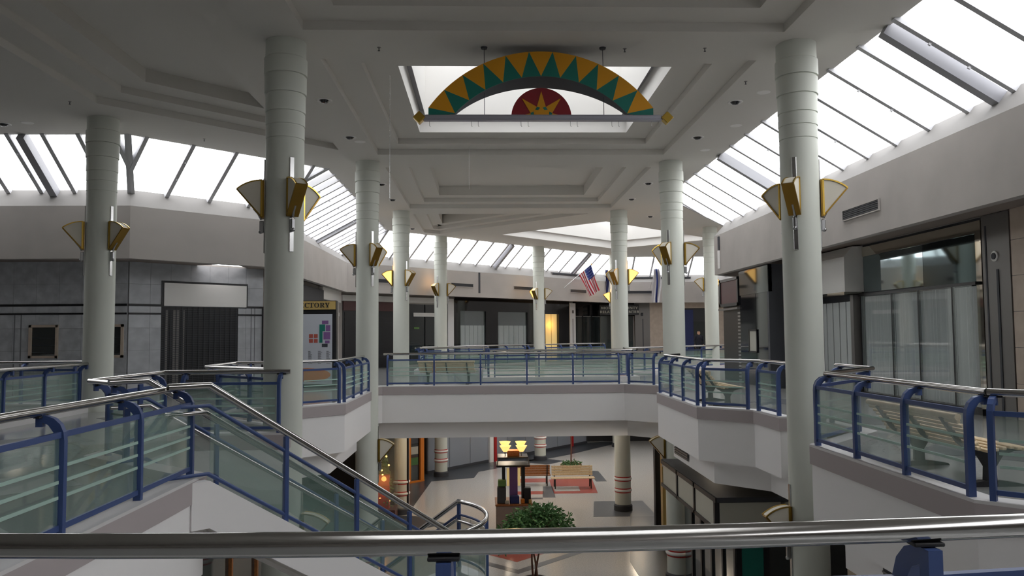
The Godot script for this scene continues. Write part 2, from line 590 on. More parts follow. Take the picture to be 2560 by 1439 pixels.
func edge(root: Node3D, poly: Array, closed: bool) -> void:   # walkway to the left of the way the polygon runs
	var prof := [["curb", M.curb_stone, 0.26, 0.0, 0.26, 0.1], ["curb", M.curb_stone, 0.26, 0.1, 0.0, 0.1], ["curb", M.curb_stone, 0.0, 0.1, 0.0, 0.07], ["band", M.fascia_band, 0.0, 0.07, 0.0, -0.16], ["band", M.fascia_band, 0.0, -0.16, 0.025, -0.16], ["fascia", M.fascia_white, 0.025, -0.16, 0.025, -1.0], ["soffit", M.fascia_white, 0.025, -1.0, 0.38, -1.0], ["lower_fascia", M.fascia_white, 0.38, -1.0, 0.38, -1.5]]
	var sts := {}
	for p in prof:
		var a := offset_line(poly, p[2], closed)
		var b := offset_line(poly, p[4], closed)
		if not sts.has(p[0]):
			sts[p[0]] = [S(), p[1]]
		var st: SurfaceTool = sts[p[0]][0]
		var m := poly.size()
		for i in m if closed else m - 1:
			var j := (i + 1) % m
			var d: Vector2 = (poly[j] - poly[i]).normalized()
			var n := Vector3(-d.y, 0, d.x)    # towards the well
			if p[3] == p[5]:
				n = Vector3.UP if p[3] > 0.0 else Vector3.DOWN
			elif p[2] == 0.26 and p[0] == "curb":
				n = -n
			quad(st, Vector3(a[i].x, p[3], a[i].y), Vector3(a[j].x, p[3], a[j].y), Vector3(b[j].x, p[5], b[j].y), Vector3(b[i].x, p[5], b[i].y), n)
	for k in sts:
		obj(k, sts[k][0], sts[k][1], root)

# ---------------------------------------------------------------- ceilings
func loop_wall(st: SurfaceTool, a: Array, y0: float, y1: float) -> void:   # seen from inside
	var c := Vector2.ZERO
	for p in a:
		c += p / a.size()
	for i in a.size():
		var p: Vector2 = a[i]
		var q: Vector2 = a[(i + 1) % a.size()]
		var m := (p + q) / 2.0
		quad(st, Vector3(p.x, y0, p.y), Vector3(q.x, y0, q.y), Vector3(q.x, y1, q.y), Vector3(p.x, y1, p.y), Vector3(c.x - m.x, 0, c.y - m.y))

func loop_ring(st: SurfaceTool, a: Array, b: Array, y: float) -> void:
	for i in a.size():
		var j := (i + 1) % a.size()
		quad(st, Vector3(a[i].x, y, a[i].y), Vector3(a[j].x, y, a[j].y), Vector3(b[j].x, y, b[j].y), Vector3(b[i].x, y, b[i].y), Vector3.DOWN)

func inset(poly: Array, d: float) -> Array:
	var a := offset_line(poly, d, true)
	var c := Vector2.ZERO
	for p in poly:
		c += p / poly.size()
	if a[0].distance_to(c) > poly[0].distance_to(c):
		a = offset_line(poly, -d, true)
	return a

func rect(x0: float, x1: float, z0: float, z1: float) -> Array:
	return [Vector2(x0, z0), Vector2(x1, z0), Vector2(x1, z1), Vector2(x0, z1)]

func coffer(root: Node3D, called: String, poly: Array, cap: float, step := 0.6) -> Array:   # two shallow steps, then the recess
	var st := S()
	var a := poly
	var b := inset(poly, step)
	var c := inset(poly, step * 2.0)
	loop_wall(st, a, SOFFIT, SOFFIT + 0.15)
	loop_ring(st, a, b, SOFFIT + 0.15)
	loop_wall(st, b, SOFFIT + 0.15, SOFFIT + 0.3)
	loop_ring(st, b, c, SOFFIT + 0.3)
	if cap > 0.0:
		loop_wall(st, c, SOFFIT + 0.3, cap)
		flat(st, PackedVector2Array(c), cap, false)
	obj(called, st, M.ceiling_paint, root)
	return c

func ceilings() -> void:
	var root := struct("ceiling", "stepped grey plaster ceiling with coffers and light wells")
	var dom := [Vector2(6.5, 14), Vector2(6.5, -28.2), Vector2(20, -41.7), Vector2(20, -50.65), Vector2(8.85, -50.65), Vector2(-4.62, -37.18), Vector2(-4.62, -23.38), Vector2(-8.62, -19.38), Vector2(-26, -19.38), Vector2(-26, 14)]
	var near := rect(-2.9, 4.9, -12.65, -5.1)
	var over := rect(-2.9, 4.9, -3.6, 4.0)
	var aside := rect(-17.5, -13.0, -10.5, -5.0)
	var mid := rect(-2.9, 4.9, -21.55, -14.0)
	var far := rect(-2.9, 4.9, -30.75, -23.2)
	var left := [Vector2(-8.1, 3), Vector2(-3.85, 3), Vector2(-3.85, -21.0), Vector2(-8.1, -16.75)]
	var tri3 := [Vector2(-2.9, -32.2), Vector2(4.2, -32.2), Vector2(-2.2, -38.6), Vector2(-2.9, -38.0)]
	var wellp := [Vector2(0.83, -38.95), Vector2(5.27, -34.5), Vector2(11.9, -41.1), Vector2(7.4, -45.55)]
	var st := S()
	tri_sized(st, cells(dom, [-30, -15, -6, 1.0, 6.2, 30], [near, mid, far, left, tri3, wellp, over, aside]), SOFFIT, false)
	for i in dom.size():
		var p: Vector2 = dom[i]
		var q: Vector2 = dom[(i + 1) % dom.size()]
		quad(st, Vector3(p.x, SOFFIT, p.y), Vector3(q.x, SOFFIT, q.y), Vector3(q.x, SOFFIT + 0.5, q.y), Vector3(p.x, SOFFIT + 0.5, p.y), Vector3(q.y - p.y, 0, p.x - q.x))
	obj("soffit", st, M.ceiling_paint, root)
	coffer(root, "coffer", near, 7.15)
	coffer(root, "coffer", far, 7.15)
	coffer(root, "coffer", left, 7.08)
	coffer(root, "coffer", tri3, 7.2, 0.45)
	var c := coffer(root, "coffer", mid, 0.0, 0.62)
	var c2 := coffer(root, "coffer", over, 0.0, 0.62)
	# roof over all of it
	st = S()
	tri_sized(st, cells(dom, [-30, -15, -6, 1.0, 6.2, 30], [c, wellp, c2, aside]), 7.45, true)
	tri_sized(st, cells(dom, [-30, -15, -6, 1.0, 6.2, 30], [c, wellp, c2, aside]), 7.35, false)
	for i in dom.size():
		var p: Vector2 = dom[i]
		var q: Vector2 = dom[(i + 1) % dom.size()]
		quad(st, Vector3(p.x, SOFFIT + 0.5, p.y), Vector3(q.x, SOFFIT + 0.5, q.y), Vector3(q.x, 7.45, q.y), Vector3(p.x, 7.45, p.y), Vector3(q.y - p.y, 0, p.x - q.x))
	obj("roof_slab", st, M.ceiling_paint, root)
	light_well("window_1", "square white light well above the hanging sun arch", c, SOFFIT + 0.3, 8.9, true)
	light_well("window_2", "long white light well of the far hall", wellp, SOFFIT, 8.0, false)
	light_well("window_10", "square white light well above the near end of the hall", c2, SOFFIT + 0.3, 8.9, true)
	light_well("window_11", "white light well over the left hall", aside, SOFFIT, 8.2, false)

func light_well(called: String, label: String, poly: Array, y0: float, y1: float, ledge: bool) -> void:
	var w := struct(called, label)
	var st := S()
	loop_wall(st, poly, y0, y1)
	var outer := inset(poly, -0.15)
	for i in 4:
		var j := (i + 1) % 4
		quad(st, Vector3(outer[i].x, y0 + 0.4, outer[i].y), Vector3(outer[j].x, y0 + 0.4, outer[j].y), Vector3(outer[j].x, y1, outer[j].y), Vector3(outer[i].x, y1, outer[i].y), Vector3(outer[i].x + outer[j].x - poly[0].x - poly[2].x, 0, outer[i].y + outer[j].y - poly[0].y - poly[2].y))
		quad(st, Vector3(outer[i].x, y1, outer[i].y), Vector3(outer[j].x, y1, outer[j].y), Vector3(poly[j].x, y1, poly[j].y), Vector3(poly[i].x, y1, poly[i].y), Vector3.UP)
	obj("well_wall", st, M.white_paint, w)
	st = S()
	var yl := y0 + (0.62 if ledge else 0.75)
	var inn := inset(poly, 0.05)
	for i in 4:
		var j := (i + 1) % 4
		bar(st, Vector3(inn[i].x, yl, inn[i].y), Vector3(inn[j].x, yl, inn[j].y), 0.1, 0.12)
	obj("ledge", st, M.beam_paint, w)
	var o0 := Vector3(poly[0].x, y1 - 0.03, poly[0].y)
	var u := Vector3(poly[1].x, 0, poly[1].y) - Vector3(poly[0].x, 0, poly[0].y)
	var v := Vector3(poly[3].x, 0, poly[3].y) - Vector3(poly[0].x, 0, poly[0].y)
	var nu := 3
	var nv := 3 if ledge else 4
	for i in nu:
		for j in nv:
			st = S()
			var p := o0 + u * (float(i) / nu) + v * (float(j) / nv)
			quad(st, p, p + u / nu, p + u / nu + v / nv, p + v / nv, Vector3.DOWN)
			obj("pane", st, M.well_glass, w)
	for i in range(0, nu + 1):
		st = S()
		bar(st, o0 + u * (float(i) / nu) - Vector3.UP * 0.04, o0 + u * (float(i) / nu) + v - Vector3.UP * 0.04, 0.07, 0.12)
		obj("mullion", st, M.mullion_paint, w)
	for j in range(0, nv + 1):
		st = S()
		bar(st, o0 + v * (float(j) / nv) - Vector3.UP * 0.05, o0 + v * (float(j) / nv) + u - Vector3.UP * 0.05, 0.07, 0.12)
		obj("mullion", st, M.mullion_paint, w)

# ---------------------------------------------------------------- sloping skylights along the ceiling's edge
func skylight(called: String, label: String, line: Array, wall: Array, i: int, step: float, beams: Array, phase := 0.0) -> void:
	var top := offset_line(line, -0.02, false)
	var bot := offset_line(wall, 0.4, false)
	var a := Vector3(top[i].x, 6.62, top[i].y)
	var b := Vector3(top[i + 1].x, 6.62, top[i + 1].y)
	var c := Vector3(bot[i].x, 5.46, bot[i].y)
	var d := Vector3(bot[i + 1].x, 5.46, bot[i + 1].y)
	var w := struct(called, label)
	var e2: Vector2 = (line[i + 1] - line[i])
	var L := e2.length()
	var u := Vector3(e2.x, 0, e2.y) / L
	var s0 := (a - b).dot(u)
	var lo := minf(0.0, (c - a).dot(u))
	var hi := maxf((b - a).dot(u), (d - a).dot(u))
	var drop := c - a - u * (c - a).dot(u)
	var nrm := u.cross(drop).normalized()
	if nrm.y > 0.0:
		nrm = -nrm
	var s_top := [0.0, (b - a).dot(u)]
	var s_bot := [(c - a).dot(u), (d - a).dot(u)]
	var n := int(ceil((hi - lo) / step))
	# outer end bars where the slope turns a corner
	for k in 2:
		var st := S()
		bar(st, (a if k == 0 else b) + nrm * 0.05, (c if k == 0 else d) + nrm * 0.08, 0.1, 0.18, nrm)
		obj("mullion", st, M.mullion_paint, w)
	var cuts := [lo]
	for k in range(0, n + 1):
		if lo + phase + step * k > lo + 0.1 and lo + phase + step * k < hi - 0.1:
			cuts.append(lo + phase + step * k)
	cuts.append(hi)
	for k in cuts.size() - 1:
		# pane between two rafters, clipped to the trapezium
		var poly := Geometry2D.intersect_polygons(PackedVector2Array([Vector2(cuts[k], -0.01), Vector2(cuts[k + 1], -0.01), Vector2(cuts[k + 1], 1.01), Vector2(cuts[k], 1.01)]), PackedVector2Array([Vector2(s_top[0], 0), Vector2(s_top[1], 0), Vector2(s_bot[1], 1), Vector2(s_bot[0], 1)]))
		for pl in poly:
			var st := S()
			var idx := Geometry2D.triangulate_polygon(pl)
			for t in range(0, idx.size(), 3):
				var q := []
				for m in 3:
					q.append(a + u * pl[idx[t + m]].x + drop * pl[idx[t + m]].y)
				tri(st, q[0], q[1], q[2], nrm)
			if idx.size():
				obj("pane", st, M.sky_glass, w)
	for k in range(1, cuts.size() - 1):
		var s: float = cuts[k]
		# where the rafter leaves the trapezium
		var v0 := 0.0
		var v1 := 1.0
		for side in 2:
			var st_: float = s_top[side]
			var sb: float = s_bot[side]
			if absf(sb - st_) > 1e-4:
				var v: float = (s - st_) / (sb - st_)
				if v > 0.0 and v < 1.0:
					if (side == 0 and s < st_) or (side == 1 and s > st_):
						v0 = maxf(v0, v)
					else:
						v1 = minf(v1, v)
		if s < minf(s_top[0], s_bot[0]) or s > maxf(s_top[1], s_bot[1]) or v1 - v0 < 0.05:
			continue
		var p := a + u * s + drop * v0 + nrm * 0.08
		var q := a + u * s + drop * v1 + nrm * 0.08
		var st := S()
		bar(st, p, q, 0.105, 0.18, nrm)
		for t in [0.3, 0.62] if v0 == 0.0 and k % 2 == 0 else []:
			bar(st, p.lerp(q, t) + nrm * 0.11, p.lerp(q, t + 0.02) + nrm * 0.11, 0.03, 0.06, nrm)
		obj("mullion", st, M.mullion_paint, w)
	for s in beams:
		var st := S()
		bar(st, a + u * s + drop * 0.02 + nrm * 0.15, a + u * s + drop * 1.03 + nrm * 0.17, 0.18, 0.24, nrm)
		obj("rafter", st, M.beam_paint, w)

func skylights() -> void:
	skylight("window_3", "sloping skylight along the left gallery, left of the corner", EDGE_LEFT, WALL_LEFT, 0, 0.84, [4.6, 14.9], 0.28)
	skylight("window_4", "sloping skylight over the diagonal left shopfront", EDGE_LEFT, WALL_LEFT, 1, 1.18, [], 0.42)
	skylight("window_5", "sloping skylight along the left wall beyond the columns", EDGE_LEFT, WALL_LEFT, 2, 0.8, [8.1])
	skylight("window_6", "sloping skylight above the far diagonal shopfronts", EDGE_LEFT, WALL_LEFT, 3, 1.17, [8.55, 15.4], 0.5)
	skylight("window_7", "sloping skylight above the far end wall", EDGE_LEFT, WALL_LEFT, 4, 1.25, [])
	skylight("window_8", "long sloping skylight along the right gallery", EDGE_RIGHT, WALL_RIGHT, 1, 1.2, [6.7, 15.8, 24.9], 0.55)
	skylight("window_9", "sloping skylight of the right diagonal hall, round the corner", EDGE_RIGHT, WALL_RIGHT, 0, 1.2, [])

# ---------------------------------------------------------------- upper walls
func upper_wall(called: String, label: String, line: Array, i: int, o_sf: float, soffit: float) -> void:
	var w := struct(called, label)
	var prof := [["band", M.sill_paint, 1.2, 5.44, 0.37, 5.44, Vector3.UP], ["band", M.sill_paint, 0.37, 5.44, 0.0, 4.97, Vector3.UP], ["panel", M.wall_paint, 0.0, 4.97, 0.0, 3.62, null], ["panel", M.wall_paint, 0.0, 3.62, 0.2, 3.62, Vector3.DOWN], ["panel", M.wall_paint, 0.2, 3.62, 0.2, soffit, null], ["soffit", M.brown_soffit, 0.2, soffit, o_sf, soffit, Vector3.DOWN], ["back", M.wall_paint, 1.2, 5.44, 1.2, soffit + 0.05, null]]
	var sts := {}
	var d: Vector2 = (line[i + 1] - line[i]).normalized()
	var out := Vector3(-d.y, 0, d.x)
	for p in prof:
		var a := offset_line(line, p[2], false)
		var b := offset_line(line, p[4], false)
		if not sts.has(p[0]):
			sts[p[0]] = [S(), p[1]]
		var n: Vector3 = out if p[6] == null else p[6]
		if p[0] == "back":
			n = -out
		quad(sts[p[0]][0], Vector3(a[i].x, p[3], a[i].y), Vector3(a[i + 1].x, p[3], a[i + 1].y), Vector3(b[i + 1].x, p[5], b[i + 1].y), Vector3(b[i].x, p[5], b[i].y), n)
	for k in sts:
		obj(k, sts[k][0], sts[k][1], w)

func slab_wall(called: String, label: String, p: Vector3, q: Vector3, y0: float, y1: float, m: Material, thick := 0.3) -> void:
	var w := struct(called, label)
	var st := S()
	var a := Vector3(p.x, (y0 + y1) / 2.0, p.z)
	var b := Vector3(q.x, (y0 + y1) / 2.0, q.z)
	bar(st, a, b, thick, y1 - y0)
	obj("plaster", st, m, w)

func vent(label: String, f: Transform3D, s0: float, s1: float, y0: float, y1: float) -> void:
	var t := thing("air_vent", label, "vent", f * Vector3((s0 + s1) / 2.0, y0, 0), "dark slot vents on the upper walls")
	fobj("back_plate", f, [s0, s1, y0, y1, 0.0, 0.01], M.black, t)
	var st := S()
	fb(st, f, s0, s1, y1, y1 + 0.025, 0, 0.035)
	fb(st, f, s0, s1, y0 - 0.025, y0, 0, 0.035)
	fb(st, f, s0 - 0.025, s0, y0 - 0.025, y1 + 0.025, 0, 0.035)
	fb(st, f, s1, s1 + 0.025, y0 - 0.025, y1 + 0.025, 0, 0.035)
	obj("frame", st, M.wall_paint, t)
	for k in 5:
		var y := y0 + (y1 - y0) * (k + 0.5) / 5.0
		fobj("slat", f, [s0, s1, y - 0.009, y + 0.009, 0.008, 0.03], M.charcoal, t)

func walls() -> void:
	var T := 0.70710678
	upper_wall("wall_left", "grey-beige upper wall with white sloped lip above the left windows", WALL_LEFT, 0, 2.8, 3.75)
	upper_wall("wall_left_diagonal", "grey-beige upper wall above the marble shopfront", WALL_LEFT, 1, 2.8, 3.75)
	upper_wall("wall_left_long", "grey-beige upper wall behind the second left column", WALL_LEFT, 2, 1.1, 3.75)
	upper_wall("wall_far_diagonal", "upper wall above the far black shopfronts", WALL_LEFT, 3, 2.4, 3.75)
	upper_wall("wall_far", "upper wall of the far end with three flags", WALL_LEFT, 4, 2.4, 3.75)
	upper_wall("wall_right", "grey-beige upper wall with white sloped lip along the right gallery", WALL_RIGHT, 1, 1.9, 3.82)
	upper_wall("wall_right_diagonal", "upper wall of the right diagonal hall", WALL_RIGHT, 0, 1.9, 3.82)
	var m: Material = M.wall_paint
	slab_wall("wall_left_front", "shopfront wall of the left gallery", Vector3(-26, 0, -23.03), Vector3(-10.5, 0, -23.03), LOW, 3.8, m)
	slab_wall("wall_left_front_diagonal", "shopfront wall of the diagonal left shop", Vector3(-10.2, 0, -22.95), Vector3(-7.22, 0, -25.93), LOW, 3.8, m)
	slab_wall("wall_left_front_long", "shopfront wall behind the directory", Vector3(-7.27, 0, -25.9), Vector3(-7.27, 0, -38.9), LOW, 3.8, m)
	slab_wall("wall_far_front_diagonal", "shopfront wall of the far diagonal shops", Vector3(-7.22, 0, -39.03), Vector3(7.65, 0, -53.9), LOW, 3.8, m)
	slab_wall("wall_far_front", "shopfront wall of the far end", Vector3(7.5, 0, -53.8), Vector3(22, 0, -53.8), LOW, 3.8, m)
	slab_wall("wall_right_front", "shopfront wall of the right gallery", Vector3(9.75, 0, 14), Vector3(9.75, 0, -27.2), LOW, 3.9, m)
	slab_wall("wall_right_front_diagonal", "shopfront wall round the right corner", Vector3(9.7, 0, -27.1), Vector3(21, 0, -38.4), LOW, 3.9, m)
	slab_wall("wall_back", "plain wall behind the camera", Vector3(-26, 0, 14.1), Vector3(10, 0, 14.1), LOW, 7.4, m)
	slab_wall("wall_end_left", "plain end wall of the left hall", Vector3(-26.1, 0, 14), Vector3(-26.1, 0, -24), LOW, 7.4, m)
	slab_wall("wall_end_right", "plain end wall of the right hall", Vector3(21.1, 0, -38), Vector3(21.1, 0, -56), LOW, 7.4, m)
	# vents and slots
	var fr := face(Vector3(7.995, 0, 0), Vector3(0, 0, -1), Vector3(-1, 0, 0))
	vent("dark slatted air vent on the right upper wall beside the nearest right column", fr, 15.84, 17.46, 4.085, 4.285)
	var fd := face(Vector3(-5.323, 0, -37.883), Vector3(T, 0, -T), Vector3(T, 0, T))
	vent("dark slot vent on the far wall behind the third left column", fd, 0.25, 1.9, 4.13, 4.3)
	vent("dark slot vent on the far wall right of the fourth left column's lamps", fd, 5.0, 6.58, 4.15, 4.31)
	vent("dark slot vent on the far wall left of the slim middle column", fd, 9.76, 11.4, 4.15, 4.32)
	vent("dark slot vent on the far wall under the red, white and blue flag", fd, 14.78, 16.35, 4.15, 4.33)
	var fz := face(Vector3(0, 0, -51.645), Vector3(1, 0, 0), Vector3(0, 0, 1))
	vent("dark slot vent on the far end wall left of the white and blue flag", fz, 9.1, 10.8, 4.21, 4.39)
	for a in [[fd, 13.3, 17.4, "long grey light trough on the far white lip above the flags"], [fz, 9.3, 13.4, "long grey light trough on the lip of the far end wall"]]:
		var t := thing("light_trough", a[3], "light trough", a[0] * Vector3(a[1], 5.2, -0.2), "grey light troughs below the far skylight")
		fobj("housing", a[0], [a[1], a[2], 5.2, 5.3, -0.3, -0.13], M.charcoal, t)
		fobj("end_cap", a[0], [a[1] - 0.02, a[1], 5.19, 5.31, -0.3, -0.12], M.grey_metal, t)
		fobj("end_cap", a[0], [a[2], a[2] + 0.02, 5.19, 5.31, -0.3, -0.12], M.grey_metal, t)
	var sl := thing("wall_strip", "narrow dark vertical strip on the far upper wall", "wall strip", fd * Vector3(7.05, 3.85, 0), "vertical strips on the upper walls")
	fobj("strip", fd, [7.0, 7.11, 3.85, 4.95, 0.0, 0.03], M.charcoal, sl)
	sl = thing("wall_strip", "narrow strip, dark above and pale below, on the right wall corner", "wall strip", fr * Vector3(27.0, 3.8, 0), "vertical strips on the upper walls")
	fobj("strip", fr, [26.92, 27.04, 4.42, 4.9, 0.0, 0.04], M.charcoal, sl)
	fobj("strip", fr, [26.92, 27.04, 3.8, 4.42, 0.0, 0.05], M.white_paint, sl)

# ---------------------------------------------------------------- columns and their lamps
var COLS := {
	"l1": [Vector2(-3.31, -13.24), "nearest left column"], "r1": [Vector2(5.32, -13.24), "nearest right column"],
	"l2": [Vector2(-3.31, -22.5), "second left column"], "r2": [Vector2(5.32, -22.5), "second right column"],
	"l3": [Vector2(-3.31, -31.5), "third left column"], "r3": [Vector2(5.32, -31.5), "third right column"],
	"l4": [Vector2(-2.22, -39.6), "fourth left column"], "l5": [Vector2(2.95, -44.3), "slim middle column"],
	"l6": [Vector2(8.0, -49.0), "farthest column"], "r5": [Vector2(10.4, -36.5), "rear right column"],
	"l0": [Vector2(-8.55, -18.0), "far-left column"],
}

func columns() -> void:
	var st := S()
	lathe(st, [[0.31, LOW], [0.31, 4.83], [0.3, 4.835], [0.3, 4.85], [0.313, 4.855], [0.313, 5.055], [0.303, 5.06], [0.303, 5.075], [0.318, 5.08], [0.318, 5.275], [0.306, 5.28], [0.306, 5.295], [0.325, 5.3], [0.325, 5.585], [0.312, 5.59], [0.312, 5.605], [0.34, 5.61], [0.34, 5.9], [0.318, 5.905], [0.318, 5.925], [0.35, 5.93], [0.35, 6.2], [0.33, 6.22], [0.33, SOFFIT]], Vector3.ZERO, 40)
	var shaft := st.commit()
	shaft.surface_set_material(0, M.column_paint)
	st = S()
	for y in [-4.02, -4.46]:
		var pr := []
		for i in 9:
			var a := -PI / 2 + PI * i / 8
			pr.append([0.305 + 0.045 * cos(a), y + 0.05 * sin(a)])
		lathe(st, pr, Vector3.ZERO, 40, true)
	var rings := st.commit()
	rings.surface_set_material(0, M.white_paint)
	st = S()
	for y in [-4.09, -3.95, -4.53, -4.39]:
		lathe(st, [[0.31, y - 0.018], [0.318, y - 0.014], [0.318, y + 0.014], [0.31, y + 0.018]], Vector3.ZERO, 40)
	var lines := st.commit()
	lines.surface_set_material(0, M.red_paint)
	st = S()
	lathe(st, [[0.36, LOW], [0.36, LOW + 0.2], [0.33, LOW + 0.24], [0.31, LOW + 0.25]], Vector3.ZERO, 40)
	var base := st.commit()
	base.surface_set_material(0, M.charcoal)
	for k in COLS:
		var p: Vector2 = COLS[k][0]
		var c := struct("column", "round grey-green ringed column, the %s" % COLS[k][1], Vector3(p.x, LOW, p.y))
		for q in [["shaft", shaft], ["base_ring", rings], ["base_stripe", lines], ["plinth", base]]:
			var o := MeshInstance3D.new()
			o.name = q[0]
			o.mesh = q[1]
			o.position = Vector3(0, -LOW, 0)
			c.add_child(o, true)
	# the fan lamps
	var proto := make_sconce(false)
	var lit := make_sconce(true)
	var first := [true, true]
	# degrees round each column: 0 towards the camera's end of the hall, 90 to the right
	for e in [["l1", [-82, 34, 150]], ["r1", [80, -36, -152]], ["l2", [-82, 34, 148]], ["r2", [80, -34, -150]], ["l3", [-84, 46, 150]], ["r3", [84, -34, -150]], ["l4", [90, -27, -147]], ["l5", [88, -28, -148]], ["l6", [-92]], ["r5", [-104, 140]], ["l0", [-66, 66, 180]]]:
		for d in e[1]:
			var on: bool = [e[0], d] in [["l3", -84], ["r3", 84], ["l4", -147], ["l5", -148], ["l6", -92], ["r5", 140]]
			var where: String = "front" if absf(d) < 60 else ("back" if absf(d) > 130 else ("right side" if d > 0 else "left side"))
			place_sconce(lit if on else proto, first, int(on), COLS[e[0]][0], d, 3.56, "%s brass and frosted fan lamp on the %s of the %s" % ["glowing" if on else "unlit", where, COLS[e[0]][1]])
	for e in [["l1", 90, "unlit brass fan lamp low on the nearest left column, behind the stair rail"], ["l2", 90, "unlit brass fan lamp under the bridge on the second left column"], ["r1", -90, "unlit brass fan lamp low on the nearest right column, above the handrail"], ["r2", -90, "unlit brass fan lamp low on the second right column, under the balcony"]]:
		place_sconce(proto, first, 0, COLS[e[0]][0], e[1], -1.85, e[2])

func make_sconce(on: bool) -> Node3D:   # fan in the x-y plane, its upright edge at x = 0, apex at the bottom
	var t := thing("fan_lamp", "lamp", "wall lamp", Vector3.ZERO, "fan-shaped lamps on the columns")
	var R := 0.6
	var A := deg_to_rad(42.0)
	var w := 0.085
	var poly := [Vector2(0.0, 0.0)]
	for i in 9:
		var a := A * (1.0 - i / 8.0)
		poly.append(Vector2(sin(a) * R, cos(a) * R))
	for z in [-w, w - 0.012]:
		var st := S()
		prism(st, poly, Vector3(0.03, 0, z), Vector3.RIGHT, Vector3.UP, Vector3(0, 0, 0.012))
		obj("shade", st, M.lit_frosted if on else M.frosted, t)
	var st := S()
	for i in 8:   # curved top
		var p: Vector2 = poly[i + 1]
		var q: Vector2 = poly[i + 2]
		hull8(st, [Vector3(0.03 + p.x * 0.97, p.y * 0.97, -w), Vector3(0.03 + p.x * 0.97, p.y * 0.97, w), Vector3(0.03 + p.x * 1.0, p.y, w), Vector3(0.03 + p.x, p.y, -w), Vector3(0.03 + q.x * 0.97, q.y * 0.97, -w), Vector3(0.03 + q.x * 0.97, q.y * 0.97, w), Vector3(0.03 + q.x, q.y, w), Vector3(0.03 + q.x, q.y, -w)])
	obj("top_cover", st, M.lit_frosted if on else M.frosted, t)
	st = S()
	for s in [-1.0, 1.0]:   # brass edging on both faces
		var z: float = s * (w + 0.006)
		for i in 8:
			var p: Vector2 = poly[i + 1]
			var q: Vector2 = poly[i + 2]
			bar(st, Vector3(0.03 + p.x, p.y, z), Vector3(0.03 + q.x, q.y, z), 0.022, 0.02, Vector3.BACK)
		bar(st, Vector3(0.04, 0, z), Vector3(0.04, R, z), 0.03, 0.02, Vector3.BACK)
	obj("edging", st, M.brass, t)
	st = S()
	var tip: Vector2 = poly[1]
	bar(st, Vector3(0.03, -0.02, 0), Vector3(0.03 + tip.x, tip.y, 0), 0.025, w * 2.0 + 0.03, Vector3.BACK)
	bar(st, Vector3(0.015, -0.02, 0), Vector3(0.015, R, 0), 0.03, w * 2.0 + 0.02, Vector3.BACK)
	obj("tray", st, M.dark_brass, t)
	st = S()
	bbox(st, Vector3(0.0, 0.18, 0), Vector3(0.02, 1.55, 0.075), 0.006)
	obj("back_plate", st, M.silver, t)
	st = S()
	bbox(st, Vector3(0.045, -0.16, 0), Vector3(0.07, 0.2, 0.06), 0.012)
	ball(st, Vector3(0.06, -0.24, 0), 0.036, 10)
	tube(st, [Vector3(0.05, -0.04, 0), Vector3(0.1, 0.06, 0), Vector3(0.17, 0.14, 0)], 0.02, 8)
	obj("bracket", st, M.brushed_steel, t)
	return t

func place_sconce(proto: Node3D, first: Array, w: int, c: Vector2, deg: float, y: float, label: String) -> void:
	var a := deg_to_rad(deg - 90.0)
	var d := Vector3(cos(a), 0, -sin(a))
	var at := Vector3(c.x, y, c.y) + d * 0.318
	var o := proto
	if first[w]:
		first[w] = false
		o.position = at
		o.rotation.y = a
		o.set_meta("label", label)
	else:
		o = dup(proto, "fan_lamp", at, a, label)
	if w:
		lamp(at + d * 0.22 + Vector3.UP * 0.72, Color(1.0, 0.74, 0.4), 0.06, 0.12)

# ---------------------------------------------------------------- railings
func post_shape(at: Vector3, u: Vector3, n: Vector3, wide := 0.05) -> SurfaceTool:   # n points to the walkway
	var st := S()
	prism(st, [Vector2(-0.035, 0), Vector2(0.035, 0), Vector2(0.035, 0.72), Vector2(0.05, 0.79), Vector2(0.09, 0.845), Vector2(0.135, 0.865), Vector2(0.135, 0.83), Vector2(0.185, 0.83), Vector2(0.185, 0.915), Vector2(0.11, 0.915), Vector2(0.05, 0.895), Vector2(0.0, 0.85), Vector2(-0.027, 0.79), Vector2(-0.035, 0.72)], at - u * wide / 2.0, n, Vector3.UP, u * wide)
	return st

